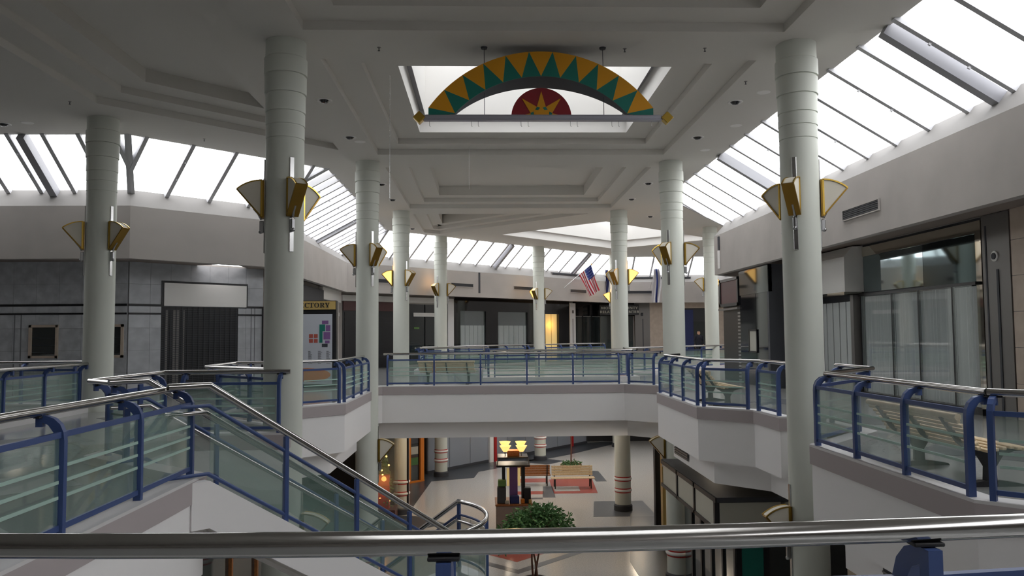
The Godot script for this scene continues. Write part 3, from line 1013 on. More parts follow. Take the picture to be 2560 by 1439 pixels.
func railing(a: Vector2, b: Vector2, label: String, posts: Array, ext := [0.0, 0.0], base := 0.1) -> Node3D:   # walkway on the left of a to b
	var d2 := (b - a).normalized()
	var u := Vector3(d2.x, 0, d2.y)
	var n := Vector3(d2.y, 0, -d2.x)
	var L := a.distance_to(b)
	var A := Vector3(a.x, base, a.y) + n * 0.06
	var t := thing("railing", label, "railing", A + u * L / 2.0, "glass and blue steel railings round the well")
	var h := A + n * 0.155 + Vector3.UP * 0.945
	var st := S()
	tube(st, [h - u * ext[0], h + u * (L + ext[1])], 0.036, 14)
	obj("handrail", st, M.steel, t)
	for s in posts:
		obj("post", post_shape(A + u * s, u, n), M.blue_paint, t)
		st = S()
		bbox(st, h + u * (s - 0.0) - Vector3.UP * 0.04, Vector3(0.14, 0.012, 0.05), 0.003, Basis(u, Vector3.UP, n))
		obj("saddle", st, M.cast_iron, t)
	if posts.size() < 2:
		return t
	for k in posts.size() - 1:
		var s0: float = posts[k] + 0.03
		var s1: float = posts[k + 1] - 0.03
		if s1 - s0 < 0.3:
			continue
		for q in [["top_rail", 0.77], ["bottom_rail", 0.075]]:
			st = S()
			bar(st, A + u * s0 + Vector3.UP * q[1], A + u * s1 + Vector3.UP * q[1], 0.03, 0.045)
			obj(q[0], st, M.blue_paint, t)
		st = S()
		box(st, A + u * (s0 + s1) / 2.0 + Vector3.UP * 0.42, Vector3(s1 - s0 - 0.02, 0.66, 0.01), Basis(u, Vector3.UP, n))
		obj("glass_panel", st, M.rail_glass, t)
		for y in [0.305, 0.42, 0.535]:
			st = S()
			box(st, A + u * (s0 + s1) / 2.0 + Vector3.UP * y - n * 0.014, Vector3(s1 - s0 - 0.06, 0.024, 0.01), Basis(u, Vector3.UP, n))
			obj("stripe_bar", st, M.stripe, t)
	return t

func spaced(L: float, e: float, step: float) -> Array:
	var n := maxi(1, roundi((L - 2.0 * e) / step))
	var out := []
	for i in n + 1:
		out.append(e + (L - 2.0 * e) * i / n)
	return out

func rail_chain(pts: Array, labels: Array, step := 1.3, gap := 0.14) -> void:
	for i in pts.size() - 1:
		if labels[i] == "":
			continue
		var a: Vector2 = pts[i]
		var b: Vector2 = pts[i + 1]
		var ext := [0.0, 0.0]
		var d := (b - a).normalized()
		if i > 0:
			ext[0] = 0.215 * tan((a - pts[i - 1]).normalized().angle_to(d) / 2.0)
		if i < pts.size() - 2:
			ext[1] = 0.215 * tan(d.angle_to((pts[i + 2] - b).normalized()) / 2.0)
		var L := a.distance_to(b)
		railing(a, b, labels[i], spaced(L, minf(gap, L * 0.2), step), ext)

func railings() -> void:
	# the camera's own railing, close in front
	var near := thing("handrail_front", "close steel handrail on blue posts across the bottom of the view", "railing", Vector3(0, 0, -2.2))
	var st := S()
	var pts := []
	for i in 25:
		var x := -3.4 + 9.0 * i / 24.0
		pts.append(Vector3(x, 1.024, -2.273 - 0.0148 * (x - 0.07) - 0.0302 * pow(x - 0.07, 2.0)))
	tube(st, pts, 0.0345, 20)
	obj("handrail", st, M.steel, near)
	for x in [-1.55, -0.12, 1.28, 2.65]:
		obj("post", post_shape(Vector3(x, 0.06, -2.42 - 0.03 * x * x), Vector3.RIGHT, Vector3.BACK, 0.042), M.blue_paint, near)
		st = S()
		bbox(st, Vector3(x, 0.984, -2.273 - 0.0148 * (x - 0.07) - 0.0302 * pow(x - 0.07, 2.0)), Vector3(0.09, 0.012, 0.05), 0.003)
		obj("saddle", st, M.cast_iron, near)
	for k in 3:
		var x0: float = [-1.55, -0.12, 1.28][k] + 0.03
		var x1: float = [-0.12, 1.28, 2.65][k] - 0.03
		for q in [["top_rail", 0.83], ["bottom_rail", 0.135]]:
			st = S()
			bar(st, Vector3(x0, q[1], -2.42 - 0.03 * x0 * x0), Vector3(x1, q[1], -2.42 - 0.03 * x1 * x1), 0.03, 0.045)
			obj(q[0], st, M.blue_paint, near)
		st = S()
		bar(st, Vector3(x0 + 0.01, 0.48, -2.42 - 0.03 * x0 * x0), Vector3(x1 - 0.01, 0.48, -2.42 - 0.03 * x1 * x1), 0.01, 0.66)
		obj("glass_panel", st, M.rail_glass, near)
	# left balcony, up to the head of the stair
	railing(Vector2(-3.17, -2.6), Vector2(-3.17, -8.98), "glass and blue steel railing of the near left balcony", [1.05, 2.35, 3.65, 5.02, 6.33], [0.0, 0.14])
	rail_chain([Vector2(-4.3, -10.06), Vector2(-4.9, -10.65), Vector2(-4.9, -12.72), Vector2(-3.12, -12.72)], ["short railing at the far side of the stair head", "railing on the left edge beyond the stair head", "railing in front of the nearest left column, facing the camera"], 1.6)
	rail_chain([Vector2(-3.3, -13.7), Vector2(-5.05, -15.4), Vector2(-5.1, -17.1), Vector2(-4.05, -17.4), Vector2(-3.17, -18.3), Vector2(-3.14, -22.15)], ["slanting railing behind the nearest left column", "short railing at the back of the stair recess", "short angled railing left of the directory", "angled railing in front of the directory", "railing along the left balcony up to the second left column"], 1.25)
	# bridge
	rail_chain([Vector2(-3.1, -24.2), Vector2(4.17, -24.2), Vector2(5.0, -23.4)], ["long railing along the near side of the bridge", "short angled railing at the right end of the bridge"], 1.45)
	# right side, far to near
	rail_chain([Vector2(4.95, -21.25), Vector2(4.37, -20.5), Vector2(4.34, -16.5), Vector2(5.2, -15.55), Vector2(5.25, -14.3)], ["short angled railing beside the second right column", "railing along the middle right balcony", "angled railing of the middle right balcony in front of the bench", "short railing left of the nearest right column"], 1.35)
	rail_chain([Vector2(5.7, -13.4), Vector2(5.7, -12.2), Vector2(4.35, -10.75), Vector2(4.35, -7.1), Vector2(6.0, -5.45)], ["short railing right behind the nearest right column", "angled railing right of the nearest right column", "long railing of the near right balcony in front of the slatted bench", "angled railing at the right edge of the view"], 1.22)
	# far well
	var far := WELL_FAR
	var names := ["railing along the left of the far well, end-on behind the bridge", "railing on the bridge's far side behind the bench", "short railing on the far walkway by the third left column", "railing between the fourth left and the slim middle column", "railing between the slim middle column and the far end", "", "railing of the far well beside the third right column", "short railing at the right of the far well", "railing along the far side of the bridge"]
	for i in far.size():
		if names[i] == "":
			continue
		var a: Vector2 = far[i]
		var b: Vector2 = far[(i + 1) % far.size()]
		railing(a, b, names[i], spaced(a.distance_to(b), 0.16, 1.5))
	# left well
	rail_chain([Vector2(-14.5, -18.9), Vector2(-9.4, -18.9), Vector2(-8.85, -17.8), Vector2(-8.85, -8.0)], ["railing of the left well under the two windows", "short angled railing in front of the far-left column", "railing along the left well, running towards the camera"], 1.3)

# ---------------------------------------------------------------- stairs
func stairs() -> void:
	var d := Vector3(0.70710678, 0, -0.70710678)
	var n := Vector3(0.70710678, 0, 0.70710678)
	var C := Vector3(-1.6, 0, -12.51)
	var run := 3.59
	var land := -2.26
	var w := 1.6
	var t := thing("staircase", "white L-shaped staircase with steel handrails down from the left balcony", "staircase", C + Vector3.UP * LOW)
	flight(t, C - d * run, d, n, w, 13, run, 0.0, land)
	var e := -n
	var drop2 := LOW - land
	var run2 := -drop2 / 0.63
	flight(t, C + e * 0.0, e, d, w, 17, run2, land, LOW)
	# quarter-round landing
	var st := S()
	var poly := [Vector2.ZERO]
	for i in 13:
		var a := PI / 2.0 * i / 12.0
		poly.append(Vector2(sin(a) * (w + 0.08), cos(a) * (w + 0.08)))
	prism(st, poly, C + Vector3.UP * (land - 0.3), d, n, Vector3.UP * 0.3)
	obj("landing", st, M.fascia_white, t)
	st = S()
	prism(st, poly, C + Vector3.UP * land, d, n, Vector3.UP * 0.01)
	obj("landing_floor", st, M.upper_floor, t)
	# rails: outer line with the curved turn, inner line with a tight corner
	for q in [["handrail", 1.08, 0.036, M.steel, 0.0], ["inner_handrail", 0.78, 0.024, M.steel, -0.07], ["top_rail", 0.86, 0.02, M.blue_paint, 0.0], ["bottom_rail", 0.13, 0.02, M.blue_paint, 0.0]]:
		var y: float = q[1]
		var r: float = w + q[4]
		var pts := []
		pts.append(C - d * (run + 0.45) + n * r + Vector3.UP * y)
		pts.append(C - d * run + n * r + Vector3.UP * y)
		pts.append(C + n * r + Vector3.UP * (land + y))
		for i in range(1, 17):
			var a := PI / 2.0 * i / 16.0
			pts.append(C + (d * sin(a) + n * cos(a)) * r + Vector3.UP * (land + y))
		pts.append(C + d * r + e * run2 + Vector3.UP * (LOW + y))
		pts.append(C + d * r + e * (run2 + 0.35) + Vector3.UP * (LOW + y))
		st = S()
		tube(st, pts, q[2], 12)
		obj(q[0], st, q[3], t)
		r = -q[4]
		pts = [C - d * (run + 0.45) + n * r + Vector3.UP * y, C - d * run + n * r + Vector3.UP * y, C + n * r + d * r + Vector3.UP * (land + y), C + d * r + e * run2 + Vector3.UP * (LOW + y), C + d * r + e * (run2 + 0.35) + Vector3.UP * (LOW + y)]
		st = S()
		tube(st, [pts[0], pts[1], pts[2]], q[2], 12)
		tube(st, [pts[2], pts[3], pts[4]], q[2], 12)
		obj(q[0], st, q[3], t)
	# posts, glass
	for side in [w, 0.0]:
		var prev = null
		for s in [0.95, 1.95, 2.8, run] if side > 0.0 else [-0.08, 0.9, 1.9, 2.75, run]:
			var y := -0.63 * clampf(s, 0.0, run)
			var p: Vector3 = C + d * (s - run) + n * side + Vector3.UP * y
			st = S()
			bbox(st, p + Vector3.UP * 0.5, Vector3(0.055, 1.08, 0.05), 0.006, Basis(d, Vector3.UP, n))
			obj("post", st, M.blue_paint, t)
			if prev == null and side > 0.0:
				prev = C + d * (-run - 0.02) + n * side
			if prev != null:
				glass_slope(t, prev + d * 0.04, p - d * 0.04, n)
			prev = p
		prev = null
		for s in [0.0, 1.2, 2.4, 3.6, run2]:
			var p: Vector3 = C + e * s + d * side + Vector3.UP * (land - 0.63 * s)
			if s > 0.0 or side > 0.0:
				st = S()
				bbox(st, p + Vector3.UP * 0.5, Vector3(0.055, 1.08, 0.05), 0.006, Basis(e, Vector3.UP, d))
				obj("post", st, M.blue_paint, t)
			if prev != null:
				glass_slope(t, prev + e * 0.04, p - e * 0.04, d)
			prev = p
	for i in range(0, 8):
		var a0 := PI / 2.0 * i / 8.0
		var a1 := PI / 2.0 * (i + 1) / 8.0
		var p := C + (d * sin(a0) + n * cos(a0)) * w + Vector3.UP * land
		var q := C + (d * sin(a1) + n * cos(a1)) * w + Vector3.UP * land
		glass_slope(t, p, q, (d * sin(a0) + n * cos(a0)))
	var pm := C + (d * sin(PI / 4) + n * cos(PI / 4)) * w + Vector3.UP * land
	st = S()
	bbox(st, pm + Vector3.UP * 0.5, Vector3(0.055, 1.08, 0.05), 0.006, Basis(Vector3(0, 0, -1), Vector3.UP, Vector3.RIGHT))
	obj("post", st, M.blue_paint, t)

func glass_slope(t: Node3D, p: Vector3, q: Vector3, n: Vector3) -> void:
	var st := S()
	var k := n.normalized() * 0.005
	hull8(st, [p + Vector3.UP * 0.16 - k, p + Vector3.UP * 0.83 - k, p + Vector3.UP * 0.83 + k, p + Vector3.UP * 0.16 + k, q + Vector3.UP * 0.16 - k, q + Vector3.UP * 0.83 - k, q + Vector3.UP * 0.83 + k, q + Vector3.UP * 0.16 + k])
	obj("glass_panel", st, M.rail_glass, t)

func flight(t: Node3D, o: Vector3, d: Vector3, n: Vector3, w: float, steps: int, run: float, y0: float, y1: float) -> void:
	var rise := (y1 - y0) / steps
	var tread := run / steps
	for k in steps:
		var st := S()
		var y := y0 + rise * (k + 1)
		box(st, o + d * (tread * (k + 0.5)) + n * w / 2.0 + Vector3.UP * (y - 0.03), Vector3(tread + 0.03, 0.06, w - 0.06), Basis(d, Vector3.UP, n))
		obj("tread", st, M.upper_floor, t)
		st = S()
		box(st, o + d * (tread * k + 0.01) + n * w / 2.0 + Vector3.UP * (y - rise / 2.0), Vector3(0.02, absf(rise), w - 0.06), Basis(d, Vector3.UP, n))
		obj("riser", st, M.fascia_white, t)
	var H := Vector3.UP
	for s in [[-0.06, 0.07], [w - 0.07, w + 0.06]]:
		var a: Vector3 = o + n * s[0]
		var b: Vector3 = o + n * s[1]
		var st := S()
		if y0 == 0.0:
			hull8(st, [a - d * 0.2 + H * 0.06, b - d * 0.2 + H * 0.06, b - d * 0.2 - H * 0.44, a - d * 0.2 - H * 0.44, a + H * 0.06, b + H * 0.06, b - H * 0.44, a - H * 0.44])
		hull8(st, [a + H * (y0 + 0.06), b + H * (y0 + 0.06), b + H * (y0 - 0.44), a + H * (y0 - 0.44), a + d * run + H * (y1 + 0.06), b + d * run + H * (y1 + 0.06), b + d * run + H * maxf(y1 - 0.44, LOW), a + d * run + H * maxf(y1 - 0.44, LOW)])
		obj("stringer", st, M.fascia_white, t)
	var st := S()
	var a := o + n * 0.02
	var b := o + n * (w - 0.02)
	hull8(st, [a + H * (y0 - 0.3), b + H * (y0 - 0.3), b + H * (y0 - 0.38), a + H * (y0 - 0.38), a + d * run + H * maxf(y1 - 0.3, LOW + 0.02), b + d * run + H * maxf(y1 - 0.3, LOW + 0.02), b + d * run + H * maxf(y1 - 0.38, LOW), a + d * run + H * maxf(y1 - 0.38, LOW)])
	obj("underside", st, M.ceiling_paint, t)

# ---------------------------------------------------------------- the hanging sun arch
func banner() -> void:
	var z := -13.25
	var o := Vector3(0.957, 5.28, z)
	var t := thing("sun_arch", "hanging arch of yellow and green triangles over a red half sun", "hanging sign", o)
	var RO := 2.34
	var RI := 1.97
	var cyo := 6.375 - RO
	var cyi := 5.95 - RI
	var outer := []
	var inner := []
	for i in 12:
		var a := deg_to_rad(-54.1 + 108.2 * i / 11.0)
		outer.append(Vector3(o.x + sin(a) * RO, cyo + cos(a) * RO, z))
	for i in 11:
		var a := deg_to_rad(-47.4 + 94.8 * i / 10.0)
		inner.append(Vector3(o.x + sin(a) * RI, cyi + cos(a) * RI, z))
	var dz := Vector3(0, 0, 0.012)
	var depth := Vector3(0, 0, -0.65)
	# body: the thickness of the arch
	var st := S()
	var ol := Vector3(outer[0].x, 5.29, z)
	var orr := Vector3(outer[11].x, 5.29, z)
	var il := Vector3(inner[0].x - 0.1, 5.29, z)
	var ir := Vector3(inner[10].x + 0.1, 5.29, z)
	var oc := [ol]
	var ic := [il]
	for i in 45:
		var a := deg_to_rad(-54.1 + 108.2 * i / 44.0)
		oc.append(Vector3(o.x + sin(a) * RO, cyo + cos(a) * RO, z))
		var b := deg_to_rad(-47.4 + 94.8 * i / 44.0)
		ic.append(Vector3(o.x + sin(b) * RI, cyi + cos(b) * RI, z))
	oc.append(orr)
	ic.append(ir)
	for i in oc.size() - 1:
		var k0 := 0.12 + 0.88 * sin(PI * i / (oc.size() - 1.0))
		var k1 := 0.12 + 0.88 * sin(PI * (i + 1) / (oc.size() - 1.0))
		quad(st, oc[i], oc[i + 1], oc[i + 1] + depth * k1, oc[i] + depth * k0, Vector3.UP)
		quad(st, ic[i], ic[i + 1], ic[i + 1] + depth * k1, ic[i] + depth * k0, Vector3.DOWN)
		quad(st, oc[i] + depth * k0, oc[i + 1] + depth * k1, ic[i + 1] + depth * k1, ic[i] + depth * k0, Vector3.FORWARD)
		quad(st, oc[i], oc[i + 1], ic[i + 1], ic[i], Vector3.BACK)
	quad(st, ol, il, il + depth * 0.12, ol + depth * 0.12, Vector3.DOWN)
	quad(st, orr, ir, ir + depth * 0.12, orr + depth * 0.12, Vector3.DOWN)
	obj("arch_body", st, M.slate, t)
	# face: each triangle its own panel
	for i in 11:
		st = S()
		arch_panel(st, [outer[i], outer[i + 1], inner[i]], dz, Vector3(o.x, cyo, z), RO, 0)
		obj("yellow_panel", st, M.yellow_print, t)
	for i in 10:
		st = S()
		arch_panel(st, [inner[i], inner[i + 1], outer[i + 1]], dz, Vector3(o.x, cyi, z), RI, 0)
		obj("green_panel", st, M.green_print, t)
	for e in [[ol, il, inner[0], outer[0]], [orr, ir, inner[10], outer[11]]]:
		st = S()
		hull8(st, [e[0], e[1], e[2], e[3], e[0] + dz, e[1] + dz, e[2] + dz, e[3] + dz])
		obj("green_panel", st, M.green_print, t)
	# red half sun with a yellow star
	var so := Vector3(0.97, 5.29, z - 0.2)
	var disc := []
	for i in 33:
		var a := PI * i / 32.0
		disc.append(Vector2(cos(a) * 0.515, sin(a) * 0.515))
	st = S()
	prism(st, disc, so, Vector3.RIGHT, Vector3.UP, Vector3(0, 0, 0.03))
	var sun := obj("sun_disc", st, M.red_print, t)
	var star := []
	for i in range(0, 9):
		var a := PI * i / 8.0
		var rr: float = (0.455 if i % 4 == 0 else 0.47) if i % 2 == 0 else 0.2
		star.append(Vector2(cos(a) * rr, sin(a) * rr))
	st = S()
	prism(st, star, so + Vector3(0, 0, 0.03), Vector3.RIGHT, Vector3.UP, Vector3(0, 0, 0.008))
	obj("star", st, M.yellow_print, sun)
	for i in 4:
		var a := PI * (i * 2 + 1) / 8.0
		var ra := Vector2(cos(a), sin(a))
		var ta := Vector2(-ra.y, ra.x)
		st = S()
		prism(st, [ra * 0.2, ra * 0.165 + ta * 0.045, ra * 0.14, ra * 0.165 - ta * 0.045], so + Vector3(0, 0, 0.036), Vector3.RIGHT, Vector3.UP, Vector3(0, 0, 0.006))
		obj("kite", st, M.green_print, sun)
	var hub := [Vector2(-0.14, 0)]
	for i in range(1, 16):
		var a := PI - PI * i / 16.0
		hub.append(Vector2(cos(a) * 0.14, sin(a) * 0.14))
	hub.append(Vector2(0.14, 0))
	st = S()
	prism(st, hub, so + Vector3(0, 0, 0.038), Vector3.RIGHT, Vector3.UP, Vector3(0, 0, 0.008))
	obj("hub", st, M.yellow_print, sun)
	# aluminium bar with brass cubes on its ends
	st = S()
	bbox(st, Vector3(o.x + 0.03, 5.24, z), Vector3(4.0, 0.075, 0.09), 0.008)
	box(st, Vector3(o.x + 0.03, 5.285, z - 0.02), Vector3(3.95, 0.016, 0.05))
	box(st, Vector3(o.x + 0.03, 5.195, z), Vector3(4.0, 0.016, 0.11))
	obj("crossbar", st, M.aluminium, t)
	for x in [-1.09, 3.08]:
		st = S()
		bbox(st, Vector3(x, 5.235, z), Vector3(0.15, 0.15, 0.15), 0.012, Basis(Vector3.BACK, PI / 4))
		obj("cube_cap", st, M.brass, t)
	for x in [0.0, 2.03]:
		st = S()
		tube(st, [Vector3(x, 5.28, z - 0.1), Vector3(x, SOFFIT, z - 0.15)], 0.006, 6)
		obj("hanger_rod", st, M.charcoal, t)
		st = S()
		lathe(st, [[0.0, -0.03], [0.05, -0.03], [0.06, 0.0]], Vector3(x, SOFFIT, z - 0.15), 14)
		obj("rose", st, M.charcoal, t)
	for k in [0.18, 2.28, 2.62, 4.78, 5.14, 7.28, 7.62, 9.38, 9.72, 11.4, 11.75]:
		var x: float = -0.98 + 4.0 * k / 12.0
		st = S()
		tube(st, [Vector3(x, 5.19, z), Vector3(x, 5.1, z), Vector3(x + 0.015, 5.09, z)], 0.004, 5)
		obj("hook", st, M.silver, t)

func arch_panel(st: SurfaceTool, p: Array, dz: Vector3, c: Vector3, R: float, _k: int) -> void:   # curved side between p[0] and p[1]
	var edge_pts := []
	for i in 7:
		var v: Vector3 = p[0].lerp(p[1], i / 6.0) - c
		edge_pts.append(c + v.normalized() * R)
	for i in 6:
		var a: Vector3 = edge_pts[i]
		var b: Vector3 = edge_pts[i + 1]
		tri(st, a + dz, b + dz, p[2] + dz, Vector3.BACK)
		quad(st, a, b, b + dz, a + dz, (a + b) / 2.0 - (p[0] + p[1] + p[2]) / 3.0)
	quad(st, p[0], p[2], p[2] + dz, p[0] + dz, p[0] - p[1])
	quad(st, p[1], p[2], p[2] + dz, p[1] + dz, p[1] - p[0])

# ---------------------------------------------------------------- downlights, sprinklers, cords on the ceiling
func ceiling_fittings() -> void:
	var st := S()
	lathe(st, [[0.105, -0.004], [0.15, -0.014], [0.165, -0.002], [0.165, 0.0]], Vector3.ZERO, 22)
	var ring := st.commit()
	ring.surface_set_material(0, M.white_paint)
	st = S()
	lathe(st, [[0.0, -0.06], [0.06, -0.05], [0.1, -0.01], [0.105, -0.003]], Vector3.ZERO, 18, true)
	var dark := st.commit()
	dark.surface_set_material(0, M.black_gloss)
	var n := 0
	for e in [[-3.33, -16.52, "beside the nearest left column"], [-3.33, -19.63, "before the second left column"], [5.33, -16.58, "beyond the nearest right column"], [5.33, -19.62, "before the second right column"], [-3.33, -25.78, "beyond the second left column"], [-3.33, -28.75, "before the third left column"], [5.33, -25.71, "beyond the second right column"], [5.33, -28.71, "before the third right column"], [-11.0, -18.42, "at the far left edge"], [-3.33, -36.6, "beyond the third left column"], [6.9, -33.0, "on the diagonal beam right of the third right column"], [8.6, -34.7, "on the diagonal beam before the column round the corner"]]:
		var t := thing("downlight", "black recessed ceiling downlight %s" % e[2], "downlight", Vector3(e[0], SOFFIT, e[1]), "round ceiling downlights")
		for q in [["trim_ring", ring], ["baffle", dark]]:
			var o := MeshInstance3D.new()
			o.name = q[0]
			o.mesh = q[1]
			t.add_child(o, true)
	for e in [[-3.15, -20.1, "near the second downlight on the left beam"], [5.7, -15.9, "by the nearest right column"], [-10.4, -18.3, "at the far left edge"], [5.95, -18.5, "near the right skylight"], [5.9, -21.0, "on the edge of the right skylight, beyond"]]:
		var t := thing("speaker_grille", "pale round ceiling grille %s" % e[2], "ceiling grille", Vector3(e[0], SOFFIT, e[1]), "pale round ceiling grilles")
		st = S()
		lathe(st, [[0.0, -0.008], [0.1, -0.01], [0.13, -0.006], [0.14, 0.0]], t.position, 20)
		obj("grille", st, M.white_paint, t)
	n = 0
	for e in [[-5.22, 7.3, -13.4, "upper left coffer, near the top edge"], [-5.3, 7.3, -16.2, "upper left coffer, near its middle"], [-1.79, 6.5, -13.43, "cross beam left of the sun arch"], [3.8, 6.5, -13.4, "cross beam right of the sun arch"], [-8.6, 6.5, -16.64, "left beam above the far-left column"], [-6.94, 6.5, -19.8, "left soffit above the marble shop"], [5.1, 6.5, -15.2, "right beam beyond the nearest right column"], [2.42, 6.5, -13.44, "cross beam by the right hanger rod of the arch"]]:
		var t := thing("sprinkler", "tiny dark sprinkler head on the %s" % e[3], "sprinkler", Vector3(e[0], e[1], e[2]), "small ceiling sprinklers")
		st = S()
		lathe(st, [[0.0, -0.006], [0.03, -0.004], [0.035, 0.0]], t.position, 12)
		obj("escutcheon", st, M.grey_metal, t)
		st = S()
		lathe(st, [[0.0, -0.06], [0.02, -0.058], [0.02, -0.052], [0.008, -0.05], [0.008, -0.004]], t.position, 10)
		obj("head", st, M.charcoal, t)
	for e in [[-1.84, -15.4, 4.25, "hanging down left of the light well"], [-0.42, -21.2, 5.5, "hanging beyond the light well"]]:
		st = S()
		tube(st, [Vector3(e[0], 6.66, e[1]), Vector3(e[0], e[2], e[1])], 0.004, 5)
		for k in 24:
			ball(st, Vector3(e[0], lerpf(6.6, e[2], k / 23.0), e[1]), 0.008, 6)
		var o := obj("bead_chain", st, M.silver, null)
		tag(o, "thin pale chain %s" % e[3], "chain", "thin chains from the ceiling")

# ---------------------------------------------------------------- right-hand shopfronts
func shops_right() -> void:
	var f := face(Vector3(9.6, 0, 0), Vector3(0, 0, -1), Vector3(-1, 0, 0))
	# tiled pier at the right edge: tiles picked out one by one
	var t := thing("tiled_pier", "beige tiled pier at the right edge, beside the mirrored shop window", "pier", f * Vector3(12.0, 0, 0))
	fobj("core", f, [9.0, 14.2, 0.0, 3.8, 0.0, 0.02], M.joint, t)
	var y := 0.0
	for row in 6:
		for col in 5:
			var s0: float = 14.2 - 0.72 * (col + 1) - 0.4
			if col == 0:
				s0 = 13.55
			var s1: float = 14.19 if col == 0 else 14.2 - 0.72 * col - 0.39
			if s1 - s0 < 0.1:
				continue
			if col > 0 and row < 5 and s0 < 13.2 and s1 > 11.5:
				continue
			fobj("tile", f, [s0 + 0.004, s1 - 0.004, y + 0.004, y + 0.646, 0.015, 0.04], M.beige_tile, t)
		y += 0.65
	fobj("doorway", f, [11.0, 13.5, 0.0, 3.22, 0.022, 0.03], M.maroon, t)
	t = thing("metal_pier", "grey metal pier with a round fitting between mirror and beige tiles", "pier", f * Vector3(14.6, 0, 0))
	fobj("face_panel", f, [14.2, 15.0, 0.0, 3.8, 0.0, 0.06], M.grey_metal, t)
	fobj("groove", f, [14.52, 14.58, 0.0, 2.75, 0.06, 0.075], M.charcoal, t)
	fobj("groove", f, [14.86, 14.9, 0.0, 3.6, 0.06, 0.07], M.charcoal, t)
	var st := S()
	st.set_smooth_group(0)
	for k in 2:
		var r: float = [0.1, 0.06][k]
		var disc := []
		for i in 16:
			disc.append(Vector2(cos(TAU * i / 16.0) * r, sin(TAU * i / 16.0) * r))
		st = S()
		prism(st, disc, f * Vector3(14.62, 3.0, 0.06), f.basis.x, Vector3.UP, f.basis.z * (0.02 + 0.02 * k))
		obj(["ring", "centre"][k], st, [M.white_paint, M.charcoal][k], t)
	# mirrored shop window
	t = thing("shop_window", "wide mirrored shop window with grey curtains behind the slatted bench", "shop window", f * Vector3(17.5, 0, 0))
	fobj("back_board", f, [15.0, 19.95, 0.0, 3.8, 0.0, 0.01], M.charcoal, t)
	fobj("upper_mirror", f, [17.15, 19.9, 2.6, 3.5, 0.02, 0.03], M.mirror, t)
	fobj("upper_mirror", f, [15.2, 17.14, 2.52, 3.5, 0.02, 0.028], M.dark_mirror, t)
	fobj("top_trim", f, [15.05, 19.9, 3.5, 3.74, 0.02, 0.06], M.chrome_mirror, t)
	fobj("side_trim", f, [15.02, 15.2, 0.0, 3.74, 0.02, 0.07], M.chrome_mirror, t)
	for q in [[15.22, 15.9], [15.92, 17.18], [17.2, 18.33], [18.35, 19.85]]:
		fobj("glass_panel", f, [q[0] + 0.012, q[1] - 0.012, 0.12, 2.5, 0.14, 0.148], M.clear_glass, t)
		st = S()   # hanging curtain, one pleated sheet per bay
		var n := int((q[1] - q[0]) / 0.045)
		for i in n:
			var a: float = q[0] + (q[1] - q[0]) * i / n
			var b: float = q[0] + (q[1] - q[0]) * (i + 1) / n
			var oa := 0.06 + 0.02 * sin(i * 1.9) + 0.012 * sin(i * 0.53)
			var ob := 0.06 + 0.02 * sin((i + 1) * 1.9) + 0.012 * sin((i + 1) * 0.53)
			quad(st, f * Vector3(a, 0.13, oa), f * Vector3(b, 0.13, ob), f * Vector3(b, 2.48, ob), f * Vector3(a, 2.48, oa), f.basis.z)
		obj("curtain", st, M.curtain, t)
		fobj("joint", f, [q[1] - 0.012, q[1] + 0.03, 0.1, 2.5, 0.1, 0.15], M.black, t)
	fobj("base", f, [15.0, 19.95, 0.0, 0.12, 0.02, 0.18], M.black, t)
	fobj("transom", f, [15.1, 19.95, 2.5, 2.56, 0.02, 0.16], M.black, t)
	# white sign box with its grille door
	t = thing("shop_sign_box", "blank white box sign with sloped top over a rolling grille", "sign box", f * Vector3(21.2, 2.6, 0.3))
	st = S()
	prism(st, [Vector2(0, 2.62), Vector2(0.5, 2.62), Vector2(0.5, 3.52), Vector2(0.28, 3.78), Vector2(0, 3.78)], f * Vector3(19.95, 0, 0), f.basis.z, Vector3.UP, f.basis.x * 3.0)
	obj("box", st, M.white_paint, t)
	fobj("lower_trim", f, [19.95, 22.95, 2.54, 2.62, 0.0, 0.52], M.chrome_mirror, t)
	t = thing("grille_door", "closed rolling shop grille under the white box sign", "shop door", f * Vector3(21.2, 0, 0.1))
	fobj("recess", f, [19.95, 22.95, 0.0, 2.56, 0.0, 0.012], M.charcoal, t)
	for i in 10:
		fobj("slat_curtain", f, [20.25 + 0.2 * i, 20.44 + 0.2 * i, 0.05, 2.4, 0.05, 0.07 + 0.02 * (i % 2)], M.curtain, t)
	st = S()
	for i in 22:
		fb(st, f, 22.3, 22.9, 0.08 + 0.11 * i, 0.1 + 0.11 * i, 0.1, 0.12)
	for i in 7:
		fb(st, f, 22.3 + 0.1 * i, 22.315 + 0.1 * i, 0.0, 2.5, 0.1, 0.12)
	obj("grille", st, M.brushed_steel, t)
	fobj("jamb", f, [19.95, 20.12, 0.0, 2.56, 0.0, 0.3], M.grey_metal, t)
	# dark shop beyond the nearest right column, standing forward of the others
	f = face(Vector3(8.22, 0, 0), Vector3(0, 0, -1), Vector3(-1, 0, 0))
	t = thing("dark_shop", "glossy black shopfront beyond the nearest right column, with a maroon sign", "shopfront", f * Vector3(25.3, 0, 0))
	fobj("side_wall", f, [22.95, 23.1, 0.0, 3.6, -1.35, 0.0], M.charcoal, t)
	fobj("glossy_panel", f, [23.1, 24.1, 0.0, 2.8, -0.1, -0.005], M.black_gloss, t)
	fobj("glossy_panel", f, [24.12, 25.6, 0.0, 2.8, -0.1, 0.0], M.black_gloss, t)
	fobj("header", f, [22.95, 25.6, 2.8, 3.6, -0.1, 0.02], M.dark_glass, t)
	st = S()
	fb(st, f, 25.65, 27.75, 2.5, 2.6, -0.1, 0.05)
	fb(st, f, 25.65, 27.75, 3.35, 3.44, -0.1, 0.05)
	fb(st, f, 25.65, 25.76, 2.5, 3.44, -0.1, 0.05)
